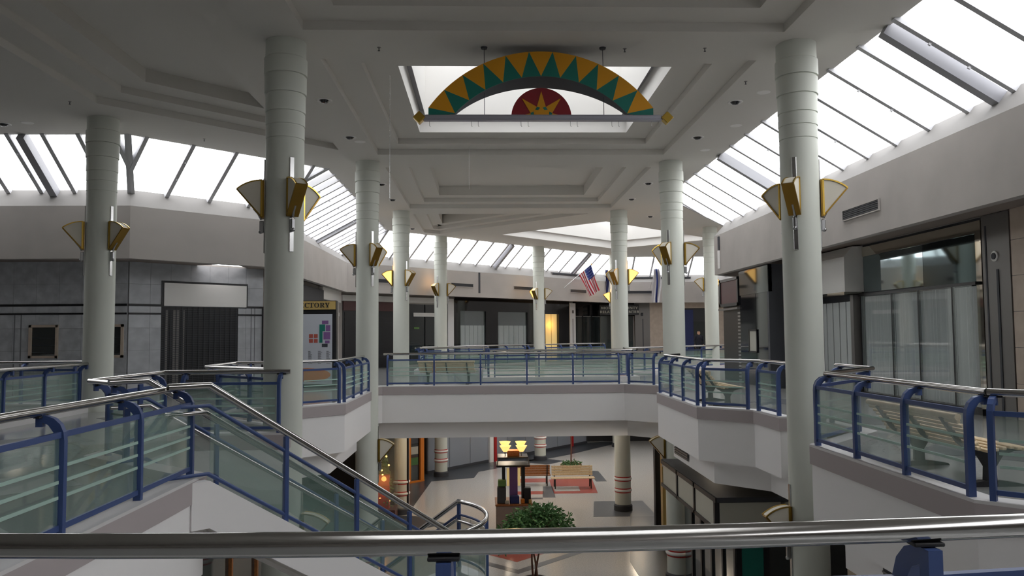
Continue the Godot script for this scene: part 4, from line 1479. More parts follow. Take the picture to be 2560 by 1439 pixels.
	fb(st, f, 27.6, 27.75, 2.5, 3.44, -0.1, 0.05)
	obj("sign_frame", st, M.black, t)
	fobj("sign_panel", f, [25.76, 27.6, 2.6, 3.35, -0.1, 0.02], M.maroon, t)
	fobj("lintel", f, [25.65, 27.75, 2.38, 2.44, -0.1, 0.08], M.grey_metal, t)
	fobj("shutter_opening", f, [25.6, 27.75, 0.0, 2.5, -0.2, -0.1], M.black, t)
	for i in 20:
		fobj("shutter_slat", f, [25.62, 25.95, 0.05 + 0.115 * i, 0.105 + 0.115 * i, -0.1, -0.03], M.brushed_steel, t)
	st = S()
	fb(st, f, 24.0, 24.75, 1.0, 1.05, 0.0, 0.03)
	fb(st, f, 24.0, 24.75, 1.66, 1.71, 0.0, 0.03)
	fb(st, f, 24.0, 24.06, 1.0, 1.71, 0.0, 0.03)
	fb(st, f, 24.69, 24.75, 1.0, 1.71, 0.0, 0.03)
	obj("notice_frame", st, M.black, t)
	fobj("notice_board", f, [24.06, 24.69, 1.05, 1.66, 0.0, 0.012], M.cream_panel, t)

# ---------------------------------------------------------------- left-hand shopfronts
func cladding(t: Node3D, f: Transform3D, s0: float, s1: float, y0: float, y1: float, w: float, h: float, holes: Array, depth: float) -> void:
	var rows := maxi(1, roundi((y1 - y0) / h))
	var cols := maxi(1, roundi((s1 - s0) / w))
	for r in rows:
		for c in cols:
			var a := s0 + (s1 - s0) * c / cols
			var b := s0 + (s1 - s0) * (c + 1) / cols
			var p := y0 + (y1 - y0) * r / rows
			var q := y0 + (y1 - y0) * (r + 1) / rows
			var polys: Array = [PackedVector2Array([Vector2(a + 0.003, p + 0.003), Vector2(b - 0.003, p + 0.003), Vector2(b - 0.003, q - 0.003), Vector2(a + 0.003, q - 0.003)])]
			for hl in holes:
				var next: Array = []
				for pl in polys:
					next.append_array(Geometry2D.clip_polygons(pl, PackedVector2Array([Vector2(hl[0], hl[2]), Vector2(hl[1], hl[2]), Vector2(hl[1], hl[3]), Vector2(hl[0], hl[3])])))
				polys = next
			for pl in polys:
				if pl.size() < 3:
					continue
				var st := S()
				prism(st, Array(pl), f * Vector3(0, 0, 0), f.basis.x, Vector3.UP, f.basis.z * depth)
				obj("marble_panel", st, M.marble if (r * 7 + c * 3) % 3 else M.marble_pale, t)

func shops_left() -> void:
	var T := 0.70710678
	var f := face(Vector3(-8.62 - 3.5 * T, 0, -19.38 - 3.5 * T), Vector3(T, 0, -T), Vector3(T, 0, T))
	var t := thing("marble_shopfront", "grey marble shopfront with black lines, blank white sign and a closed dark grille", "shopfront", f * Vector3(3.5, 0, 0))
	fobj("backing", f, [1.45, 5.6, 0.0, 3.75, 0.0, 0.02], M.joint, t)
	cladding(t, f, 1.45, 5.6, 0.0, 3.75, 0.6, 0.62, [[2.36, 4.75, 0.0, 2.5], [2.36, 5.03, 2.48, 3.24]], 0.05)
	fobj("sign_panel", f, [2.42, 5.0, 2.52, 3.19, 0.02, 0.1], M.white_paint, t)
	for q in [[2.36, 5.05, 3.19, 3.25], [2.36, 2.42, 2.5, 3.2], [5.0, 5.05, 2.5, 3.2], [1.45, 2.36, 2.5, 2.56], [1.45, 2.36, 2.26, 2.31], [5.05, 5.6, 2.5, 2.56], [4.75, 5.6, 2.26, 2.31], [5.56, 5.6, 0.0, 2.56]]:
		fobj("black_line", f, [q[0], q[1], q[2], q[3], 0.04, 0.08], M.black, t)
	for q in [[5.18, 5.2], [5.3, 5.32]]:
		fobj("groove_line", f, [q[0], q[1], 0.0, 2.5, 0.05, 0.06], M.joint, t)
	fobj("opening", f, [2.36, 4.75, 0.0, 2.5, 0.02, 0.025], M.black, t)
	var gr := thing("grille_door", "dark closed rolling grille in the grey marble shopfront", "shop door", f * Vector3(3.5, 0, 0.04))
	var st := S()
	for i in 46:
		fb(st, f, 2.38, 4.74, 0.03 + 0.053 * i, 0.045 + 0.053 * i, 0.035, 0.05)
	obj("grille_rods", st, M.charcoal, gr)
	for i in 14:
		fobj("grille_link", f, [2.46 + 0.17 * i, 2.475 + 0.17 * i, 0.0, 2.48, 0.05, 0.056], M.charcoal, gr)
	for q in [[2.5, 2.56], [2.72, 2.9], [3.02, 3.06]]:
		fobj("hanging_strip", f, [q[0], q[1], 0.0, 2.4, 0.026, 0.033], M.grey_metal, gr)
	# left of the corner: marble wall with two small windows
	var fl := face(Vector3(0, 0, -22.88), Vector3(1, 0, 0), Vector3(0, 0, 1))
	t = thing("marble_wall", "grey marble wall with two black lines and two small windows at the far left", "wall cladding", fl * Vector3(-13.0, 0, 0))
	fobj("backing", fl, [-17.0, -10.07, 0.0, 3.75, 0.0, 0.02], M.joint, t)
	cladding(t, fl, -17.0, -10.07, 0.0, 3.75, 0.65, 0.62, [[-12.75, -11.95, 1.05, 1.98], [-10.95, -10.15, 1.05, 1.98]], 0.05)
	for q in [[2.5, 2.56], [2.26, 2.31]]:
		fobj("black_line", fl, [-17.0, -10.08, q[0], q[1], 0.04, 0.08], M.black, t)
	for q in [-13.18, -13.0]:
		fobj("groove_line", fl, [q, q + 0.03, 0.0, 2.26, 0.045, 0.055], M.joint, t)
	for q in [[-12.75, "small framed dark window at the far left, left of the column"], [-10.95, "small framed dark window just right of the far-left column"]]:
		var w := thing("small_window", q[1], "window", fl * Vector3(q[0] + 0.4, 1.0, 0), "small windows in the marble wall")
		st = S()
		fb(st, fl, q[0], q[0] + 0.8, 1.05, 1.12, 0.02, 0.1)
		fb(st, fl, q[0], q[0] + 0.8, 1.91, 1.98, 0.02, 0.1)
		fb(st, fl, q[0], q[0] + 0.07, 1.05, 1.98, 0.02, 0.1)
		fb(st, fl, q[0] + 0.73, q[0] + 0.8, 1.05, 1.98, 0.02, 0.1)
		obj("frame", st, M.beige_tile, w)
		fobj("pane", fl, [q[0] + 0.07, q[0] + 0.73, 1.12, 1.91, 0.03, 0.04], M.dark_glass, w)
		for k in 3:
			fobj("shelf", fl, [q[0] + 0.08, q[0] + 0.72, 1.2 + 0.2 * k, 1.22 + 0.2 * k, 0.04, 0.05], M.charcoal, w)
	# behind the second left column
	var fa := face(Vector3(-7.12, 0, 0), Vector3(0, 0, -1), Vector3(1, 0, 0))
	t = thing("glass_shopfront", "dark glass shopfront with a charcoal fascia behind the directory", "shopfront", fa * Vector3(32.0, 0, 0))
	fobj("fascia", fa, [26.0, 34.2, 2.85, 3.55, 0.0, 0.25], M.charcoal, t)
	fobj("fascia", fa, [34.25, 38.6, 3.2, 3.72, 0.0, 0.2], M.white_paint, t)
	for i in 7:
		fobj("glass_panel", fa, [26.0 + 1.8 * i + 0.05, 26.0 + 1.8 * (i + 1) - 0.05, 0.1, 2.85 if i < 4 else 3.2, 0.02, 0.04], M.dark_glass, t)
		fobj("mullion", fa, [26.0 + 1.8 * i - 0.04, 26.0 + 1.8 * i + 0.04, 0.0, 2.85 if i < 5 else 3.2, 0.0, 0.1], M.grey_metal, t)
	fobj("transom", fa, [34.3, 38.5, 2.55, 2.72, 0.04, 0.14], M.white_paint, t)
	fobj("green_pane", fa, [37.0, 38.5, 0.2, 3.1, 0.05, 0.07], M.stripe, t)
	# directory
	var d := Vector3(-5.55, 0, -25.3)
	var fd := face(d, Vector3(1, 0, 0), Vector3(0, 0, 1))
	t = thing("directory", "black mall directory board with gold header and coloured map, behind the nearest left column", "directory", d)
	fobj("case", fd, [-0.9, 0.86, 0.0, 2.72, -0.3, 0.0], M.black, t)
	fobj("header", fd, [-0.88, 0.84, 2.44, 2.7, 0.0, 0.04], M.gold_sign, t)
	fobj("board", fd, [-0.78, 0.74, 0.12, 2.3, 0.0, 0.02], M.board_white, t)
	text("lettering", "DIRECTORY", fd * Vector3(-0.02, 2.57, 0.045), Basis(), 0.15, M.cast_iron, t, true, 1.12)
	for q in [[0.02, 1.55], [0.17, 1.55], [0.02, 1.4], [0.17, 1.4]]:
		fobj("map_square", fd, [q[0], q[0] + 0.12, q[1], q[1] + 0.12, 0.02, 0.024], M.floor_red, t)
	var zone := [["map_zone", 0.42, 0.62, 2.0, 2.12, "purple_print"], ["map_zone", 0.34, 0.44, 1.42, 2.0, "green_print"], ["map_zone", 0.44, 0.52, 1.78, 2.0, "green_print"], ["map_zone", 0.47, 0.68, 1.52, 1.76, "purple_print"], ["map_zone", 0.54, 0.68, 1.78, 1.98, "purple_print"], ["map_zone", 0.52, 0.66, 1.4, 1.5, "purple_print"], ["map_zone", 0.42, 0.6, 1.28, 1.4, "slate"]]
	for q in zone:
		fobj(q[0], fd, [q[1], q[2], q[3] - 0.02, q[4] - 0.03, 0.02, 0.024], M[q[5]], t)
	for k in 3:
		st = S()
		for i in 12:
			var x0: float = [0.0, 0.3, 0.56][k]
			var wl := 0.07 + 0.06 * fposmod(sin(i * 12.9 + k * 4.1) * 43.7, 1.0)
			fb(st, fd, x0, x0 + wl, 1.13 - 0.034 * i, 1.142 - 0.034 * i, 0.02, 0.023)
		obj("list_lines", st, M.charcoal, t)
	var el := []
	for i in 24:
		el.append(Vector2(cos(TAU * i / 24.0) * 0.72, sin(TAU * i / 24.0) * 0.21))
	st = S()
	prism(st, el, fd * Vector3(-0.02, 0.4, 0.02), Vector3.RIGHT, Vector3.UP, Vector3(0, 0, 0.01))
	obj("orange_oval", st, M.orange_paint, t)

# ---------------------------------------------------------------- far shopfronts
func shops_far() -> void:
	var T := 0.70710678
	var f := face(Vector3(-4.62 - 3.0 * T, 0, -37.18 - 3.0 * T), Vector3(T, 0, -T), Vector3(T, 0, T))
	var t := thing("brown_shop", "dark brown closed shopfront between the second and third left columns", "shopfront", f * Vector3(1.5, 0, 0))
	fobj("recess", f, [-0.3, 3.2, 0.0, 3.3, 0.0, 0.03], M.black, t)
	fobj("header", f, [-0.3, 3.2, 2.85, 3.3, 0.03, 0.1], M.maroon, t)
	for i in 10:
		fobj("shutter_slat", f, [-0.2, 3.1, 0.1 + 0.27 * i, 0.34 + 0.27 * i, 0.03, 0.05], M.black, t)
	fobj("upper_trim", f, [-0.4, 6.5, 3.32, 3.6, 0.0, 0.18], M.white_paint, t)
	t = thing("glass_shop", "dark glass shop with a hanging white panel, right of the third left column", "shopfront", f * Vector3(4.8, 0, 0))
	fobj("glass_panel", f, [3.4, 4.9, 0.1, 3.25, 0.02, 0.04], M.dark_glass, t)
	fobj("glass_panel", f, [4.95, 6.4, 0.1, 3.25, 0.02, 0.04], M.dark_glass, t)
	fobj("mullion", f, [4.9, 4.95, 0.0, 3.25, 0.0, 0.08], M.black, t)
	fobj("white_panel", f, [4.1, 6.0, 2.6, 2.8, 0.06, 0.09], M.white_paint, t)
	fobj("small_sign", f, [4.15, 4.5, 1.95, 2.05, 0.05, 0.07], M.leaf_light, t)
	t = thing("white_pier", "pale narrow pier behind the fourth left column", "pier", f * Vector3(6.65, 0, 0))
	fobj("shaft", f, [6.42, 6.85, 0.0, 3.6, 0.0, 0.22], M.fascia_white, t)
	fobj("cap", f, [6.4, 6.87, 3.6, 3.74, 0.0, 0.24], M.grey_metal, t)
	t = thing("black_shop", "wide black shopfront with curtained windows and one lit yellow doorway", "shopfront", f * Vector3(11.8, 0, 0))
	var st := S()
	fb(st, f, 6.87, 16.9, 2.95, 3.7, 0.0, 0.2)
	obj("header", st, M.black_gloss, t)
	for q in [[6.87, 7.35], [9.35, 10.35], [12.9, 14.55], [15.85, 16.9]]:
		fobj("black_pier", f, [q[0], q[1], 0.0, 2.95, 0.0, 0.2], M.black_gloss, t)
	for q in [[7.35, 9.35], [10.35, 12.9]]:
		fobj("window_back", f, [q[0], q[1], 0.1, 2.95, 0.0, 0.02], M.charcoal, t)
		for i in 12:
			var a: float = q[0] + (q[1] - q[0]) * i / 12.0
			fobj("curtain_fold", f, [a + 0.01, a + (q[1] - q[0]) / 12.0 - 0.01, 0.1, 2.15, 0.02, 0.04 + 0.02 * (i % 2)], M.curtain, t)
		fobj("glass_panel", f, [q[0], q[1], 0.1, 2.95, 0.1, 0.108], M.clear_glass, t)
		fobj("sill", f, [q[0], q[1], 0.0, 0.1, 0.0, 0.2], M.black, t)
	fobj("lit_room", f, [14.55, 15.85, 0.0, 2.93, 0.0, 0.03], M.lit_room, t)
	fobj("room_edge", f, [15.28, 15.31, 0.0, 2.93, 0.03, 0.05], M.gold_sign, t)
	fobj("lintel", f, [14.5, 15.9, 2.88, 2.95, 0.0, 0.22], M.black_gloss, t)
	lamp(f * Vector3(15.2, 2.2, 0.35), Color(1.0, 0.76, 0.36), 0.2, 0.15)
	t = thing("white_pier", "pale narrow pier right of the lit yellow doorway", "pier", f * Vector3(17.2, 0, 0))
	fobj("shaft", f, [16.92, 17.5, 0.0, 3.6, 0.0, 0.24], M.fascia_white, t)
	fobj("groove", f, [17.18, 17.24, 0.0, 2.6, 0.24, 0.25], M.grey_metal, t)
	fobj("vent_knob", f, [17.14, 17.28, 2.95, 3.15, 0.24, 0.28], M.grey_metal, t)
	t = thing("office_shop", "black glass front at the far end below the flags", "shopfront", f * Vector3(19.0, 0, 0))
	for i in 3:
		fobj("glass_panel", f, [17.55 + 0.95 * i, 18.45 + 0.95 * i, 0.1, 2.75, 0.02, 0.05], M.dark_glass, t)
		fobj("mullion", f, [17.5 + 0.95 * i, 17.55 + 0.95 * i, 0.0, 2.8, 0.0, 0.08], M.black, t)
	fobj("header", f, [17.5, 20.3, 2.8, 3.7, 0.0, 0.12], M.black_gloss, t)
	var fz := face(Vector3(0, 0, -53.65), Vector3(1, 0, 0), Vector3(0, 0, 1))
	fobj("glass_panel", fz, [7.7, 9.9, 0.1, 2.8, 0.02, 0.05], M.dark_glass, t)
	fobj("header", fz, [7.6, 10.0, 2.8, 3.7, 0.0, 0.12], M.black_gloss, t)
	t = thing("office_sign", "black sign with two lines of white capitals behind the third right column", "sign", fz * Vector3(8.85, 3.1, 0.9))
	var fs := face(Vector3(8.85, 0, -52.7), Vector3(1, 0, 0), Vector3(0, 0, 1))
	fobj("board", fs, [-1.3, 1.3, 2.85, 3.55, -0.15, 0.0], M.black, t)
	text("lettering", "MORRIS COUNTY", fs * Vector3(0.0, 3.32, 0.005), Basis(), 0.17, M.cream_panel, t, false, 1.32)
	text("lettering", "RELATIONS CENTER", fs * Vector3(0.0, 3.06, 0.005), Basis(), 0.17, M.cream_panel, t, false, 1.22)
	t = thing("grey_pier", "grey pier right of the black sign at the far end", "pier", fz * Vector3(10.5, 0, 0))
	fobj("shaft", fz, [10.0, 11.0, 0.0, 3.7, 0.0, 0.3], M.grey_metal, t)
	fobj("groove", fz, [10.5, 10.56, 0.0, 2.6, 0.3, 0.31], M.charcoal, t)
	fobj("vent_knob", fz, [10.4, 10.55, 2.8, 3.0, 0.3, 0.34], M.charcoal, t)
	t = thing("beige_front", "beige far shopfront with a dark blue opening", "shopfront", fz * Vector3(14.0, 0, 0))
	fobj("header", fz, [11.0, 18.0, 3.3, 3.75, 0.0, 0.3], M.beige_tile, t)
	fobj("pier", fz, [11.0, 12.1, 0.0, 3.3, 0.0, 0.3], M.beige_tile, t)
	fobj("pier", fz, [15.6, 18.0, 0.0, 3.3, 0.0, 0.3], M.beige_tile, t)
	fobj("edge_line", fz, [12.1, 12.3, 0.0, 3.3, 0.0, 0.2], M.navy, t)
	fobj("opening_back", fz, [12.3, 15.6, 0.0, 3.3, 0.0, 0.02], M.black, t)
	fobj("blue_wall", fz, [12.3, 14.0, 0.0, 3.2, 0.02, 0.06], M.navy, t)
	fobj("glass_panel", fz, [14.05, 15.5, 0.1, 2.4, 0.02, 0.05], M.dark_glass, t)
	fobj("transom", fz, [14.0, 15.6, 2.4, 2.5, 0.02, 0.1], M.black, t)

# ---------------------------------------------------------------- lower storey
func lower_level() -> void:
	var T := 0.70710678
	# right: black canopy with light boxes and dark glass below
	var t := thing("canopy_shop", "black lower shopfront on the right with blank light-box canopy", "shopfront", Vector3(5.6, LOW, -18.5))
	var st := S()
	box(st, Vector3(6.2, -1.84, -19.2), Vector3(2.9, 0.1, 5.2))
	obj("canopy_top", st, M.charcoal, t)
	var f1 := face(Vector3(4.75, 0, 0), Vector3(0, 0, -1), Vector3(-1, 0, 0))
	var f2 := face(Vector3(0, 0, -16.65), Vector3(1, 0, 0), Vector3(0, 0, 1))
	for k in 3:
		fobj("light_box", f1, [16.75 + 1.65 * k + 0.05, 16.75 + 1.65 * (k + 1) - 0.05, -2.42, -1.9, -0.1, 0.0], M.cream_panel, t)
		fobj("frame_bar", f1, [16.72 + 1.65 * k - 0.05, 16.72 + 1.65 * k + 0.06, -2.5, -1.8, -0.12, 0.03], M.black, t)
	fobj("frame_bar", f1, [16.65, 21.8, -1.9, -1.8, -0.12, 0.03], M.black, t)
	fobj("frame_bar", f1, [16.65, 21.8, -2.5, -2.42, -0.12, 0.03], M.black, t)
	for k in 2:
		fobj("light_box", f2, [4.82 + 1.4 * k, 6.1 + 1.4 * k, -2.42, -1.9, -0.1, 0.0], M.cream_panel, t)
	fobj("frame_bar", f2, [4.72, 7.65, -1.9, -1.8, -0.12, 0.03], M.black, t)
	fobj("frame_bar", f2, [4.72, 7.65, -2.5, -2.42, -0.12, 0.03], M.black, t)
	fobj("canopy_soffit", f2, [4.85, 7.65, -2.56, -2.5, -5.0, -0.1], M.black, t)
	var g1 := face(Vector3(5.35, 0, 0), Vector3(0, 0, -1), Vector3(-1, 0, 0))
	var g2 := face(Vector3(0, 0, -17.3), Vector3(1, 0, 0), Vector3(0, 0, 1))
	for k in 5:
		fobj("glass_panel", g1, [17.35 + 0.9 * k + 0.05, 17.35 + 0.9 * (k + 1) - 0.05, LOW + 0.1, -2.5, -0.03, 0.0], M.dark_glass, t)
		fobj("frame_post", g1, [17.35 + 0.9 * k - 0.06, 17.35 + 0.9 * k + 0.06, LOW, -2.5, -0.1, 0.04], M.black, t)
	for k in 4:
		fobj("glass_panel", g2, [5.4 + 0.6 * k + 0.05, 5.95 + 0.6 * k, LOW + 0.1, -2.5, -0.03, 0.0], M.dark_glass if k % 2 else M.green_print, t)
		fobj("frame_post", g2, [5.33 + 0.6 * k, 5.45 + 0.6 * k, LOW, -2.5, -0.1, 0.04], M.black, t)
	t = thing("dark_kiosk_wall", "dark brown lower partition with a tan edge, left of the black canopy", "partition", Vector3(6.0, LOW, -26.0))
	for q in [["dark_panel", 6.15, -28.3, 0.5, "black"], ["tan_panel", 5.9, -26.2, 0.42, "gold_sign"], ["dark_panel", 5.95, -24.4, 0.22, "black"]]:
		st = S()
		box(st, Vector3(q[1], (LOW - 1.9) / 2.0, q[2]), Vector3(q[3], -1.9 - LOW, 0.3))
		obj(q[0], st, M[q[4]], t)
	st = S()
	box(st, Vector3(5.9, -1.75, -26.4), Vector3(0.7, 0.34, 4.4))
	obj("head_beam", st, M.cream_panel, t)
	# slots in the lower fascia
	for q in [[4.34, -19.4, "dark slot in the lower fascia under the middle right balcony"], [4.35, -8.9, "dark slot in the lower fascia under the near right balcony"]]:
		t = thing("lower_vent", q[2], "vent", Vector3(q[0] + 0.36, -1.4, q[1]), "slots in the lower fascia")
		var fv := face(Vector3(q[0] + 0.37, 0, 0), Vector3(0, 0, -1), Vector3(-1, 0, 0))
		fobj("back_plate", fv, [-q[1] - 0.65, -q[1] + 0.65, -1.38, -1.2, 0.0, 0.012], M.charcoal, t)
		for k in 3:
			fobj("slat", fv, [-q[1] - 0.65, -q[1] + 0.65, -1.36 + 0.055 * k, -1.34 + 0.055 * k, 0.012, 0.025], M.grey_metal, t)
	# left: shop with coloured lights behind the stair
	t = thing("dark_lower_shop", "dark lower shop behind the stair under the left balcony", "shopfront", Vector3(-5.6, LOW, -18.0))
	var g := face(Vector3(-5.6, 0, 0), Vector3(0, 0, -1), Vector3(1, 0, 0))
	fobj("back", g, [8.0, 25.6, LOW, -1.5, -0.1, 0.0], M.black, t)
	for k in 9:
		fobj("glass_panel", g, [8.1 + 1.95 * k, 8.0 + 1.95 * (k + 1), LOW + 0.1, -2.0, 0.0, 0.03], M.dark_glass, t)
		fobj("frame_post", g, [8.0 + 1.95 * k, 8.1 + 1.95 * k, LOW, -2.0, 0.0, 0.1], M.brown_wood if k > 4 else M.grey_metal, t)
	fobj("header", g, [8.0, 25.6, -2.0, -1.5, 0.0, 0.12], M.maroon, t)
	fobj("sign_board", g, [19.2, 21.4, -3.0, -2.5, 0.05, 0.1], M.floor_red, t)
	t = thing("string_lights", "red, green and blue string lights in the dark shop behind the stair", "string lights", Vector3(-5.3, -2.3, -18.5))
	var pts := []
	for i in 14:
		pts.append(Vector3(-5.38 + 0.02 * (i % 2), -1.72 - 0.07 * i + 0.06 * sin(i * 2.4), -17.6 - 0.13 * i))
	st = S()
	tube(st, pts, 0.008, 5)
	obj("wire", st, M.cast_iron, t)
	for i in 14:
		st = S()
		ball(st, pts[i] + Vector3(0.02, -0.02, 0), 0.026, 8)
		obj("bulb", st, [M.bulb_green, M.bulb_red, M.bulb_blue][i % 3], t)
	# shop with a lit tree, left of the third left column
	t = thing("holiday_shop", "dark lower shop window with a tan post and red boxes, under the bridge's left end", "shop window", Vector3(-4.2, LOW, -29.5))
	var h := face(Vector3(-6.4, 0, -30.2), Vector3(1, 0, 0), Vector3(0, 0, 1))
	fobj("back", h, [-0.6, 3.4, LOW, -1.5, -1.2, -1.1], M.black, t)
	fobj("post", h, [2.1, 2.2, LOW, -2.4, 0.0, 0.1], M.beige_tile, t)
	fobj("base", h, [0.0, 3.0, LOW, LOW + 0.4, -0.9, 0.0], M.maroon, t)
	for k in 3:
		fobj("red_box", h, [2.35, 2.75, LOW + 0.4 + 0.42 * k, LOW + 0.8 + 0.42 * k, -0.6, -0.2], M.red_paint, t)
	fobj("glass_panel", h, [2.2, 3.1, LOW + 0.4, -2.0, -0.02, 0.0], M.clear_glass, t)
	t = thing("lit_tree", "small dark holiday tree with warm bulbs in the lower shop window", "tree", Vector3(-3.85, LOW + 0.4, -30.75))
	st = S()
	var rng := RandomNumberGenerator.new()
	rng.seed = 5
	for k in 260:
		var yy := rng.randf()
		var a := rng.randf() * TAU
		var p := Vector3(-3.85, LOW + 0.6 + yy * 2.1, -30.75)
		var rr := 0.42 * (1.0 - yy) + 0.05
		var q := p + Vector3(cos(a) * rr, -0.12, sin(a) * rr)
		bar(st, p, q, 0.05, 0.012)
	obj("needles", st, M.leaf, t)
	for k in 12:
		var a := k * 2.4
		var yy := k / 12.0
		st = S()
		ball(st, Vector3(-3.85 + cos(a) * 0.18, LOW + 0.65 + yy * 2.0, -30.75 + 0.42 * (1.0 - yy) * absf(sin(a)) + 0.06), 0.035, 8)
		obj("bulb", st, M.bulb_warm, t)
	lamp(Vector3(-3.85, LOW + 1.5, -29.9), Color(1, 0.7, 0.35), 0.1, 0.1)
	# orange-framed door
	t = thing("orange_door", "orange-framed glass door right of the third left column on the lower floor", "door", Vector3(-3.4, LOW, -38.2))
	var od := face(Vector3(-3.75, 0, -37.7), Vector3(T, 0, -T), Vector3(T, 0, T))
	for q in [[0.0, 0.22], [0.8, 1.02]]:
		fobj("jamb", od, [q[0], q[1], LOW, -1.5, -0.1, 0.12], M.orange_paint, t)
	fobj("glass_panel", od, [0.22, 0.8, LOW + 0.05, -1.5, -0.02, 0.02], M.dark_glass, t)
	fobj("threshold", od, [-0.5, 1.02, LOW, LOW + 0.08, 0.0, 0.14], M.orange_paint, t)
	for k in 5:
		fobj("poster", od, [0.3, 0.72, LOW + 0.8 + 0.5 * k, LOW + 1.15 + 0.5 * k, 0.02, 0.03], [M.leaf, M.cream_panel, M.charcoal][k % 3], t)
	# pale hoarding along the far lower wall with a red rail
	var w := face(Vector3(-2.9, 0, -40.2), Vector3(0.66, 0, -0.751), Vector3(0.751, 0, 0.66))
	t = thing("hoarding", "pale grey panelled hoarding along the far lower wall with red posts", "hoarding", w * Vector3(6, LOW, 0))
	for k in 9:
		fobj("sheet", w, [0.0 + 1.55 * k + 0.015, 1.55 * (k + 1) - 0.015, LOW + 0.15, -1.5, -0.1, 0.0], M.sheet_white, t)
	fobj("kick_board", w, [0.0, 14.0, LOW, LOW + 0.15, -0.1, 0.02], M.charcoal, t)
	for q in [4.95, 9.3, 12.2]:
		fobj("red_post", w, [q, q + 0.2, LOW, -1.5, 0.0, 0.1], M.red_paint, t)
	fobj("white_post", w, [4.55, 4.85, LOW, -1.5, 0.0, 0.12], M.white_paint, t)
	st = S()
	bar(st, w * Vector3(0.9, -3.05, 0.25), w * Vector3(1.7, -3.05, 0.28), 0.05, 0.2)
	bar(st, w * Vector3(1.7, -3.05, 0.28), w * Vector3(5.6, -2.62, 0.25), 0.05, 0.2)
	obj("red_rail", st, M.red_paint, t)
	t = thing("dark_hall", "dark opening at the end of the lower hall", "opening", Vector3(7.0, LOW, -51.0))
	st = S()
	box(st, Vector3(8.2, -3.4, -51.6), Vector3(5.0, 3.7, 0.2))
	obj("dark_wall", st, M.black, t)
	st = S()
	box(st, Vector3(5.7, -3.4, -51.4), Vector3(0.4, 3.7, 0.2))
	obj("pale_jamb", st, M.white_paint, t)
	for e in [[4.6, -42.6, "above the planter tree"], [6.9, -37.0, "beyond the third right column"], [0.8, -33.4, "above the kiosk's far side"], [-1.6, -29.8, "left of the kiosk"], [6.4, -22.5, "over the black canopy shop"]]:
		t = thing("ceiling_lamp", "warm round lamp in the lower ceiling %s" % e[2], "ceiling lamp", Vector3(e[0], -1.5, e[1]), "lamps in the lower ceiling")
		st = S()
		lathe(st, [[0.0, -0.02], [0.13, -0.02]], t.position, 18)
		obj("lens", st, M.bulb_warm, t)
		st = S()
		lathe(st, [[0.13, -0.025], [0.17, -0.02], [0.18, 0.0]], t.position, 18)
		obj("rim", st, M.white_paint, t)
		lamp(t.position + Vector3.DOWN * 0.12, Color(1.0, 0.93, 0.82), 1.1, 0.12)
	kiosk()
	ficus()
	planter_tree()

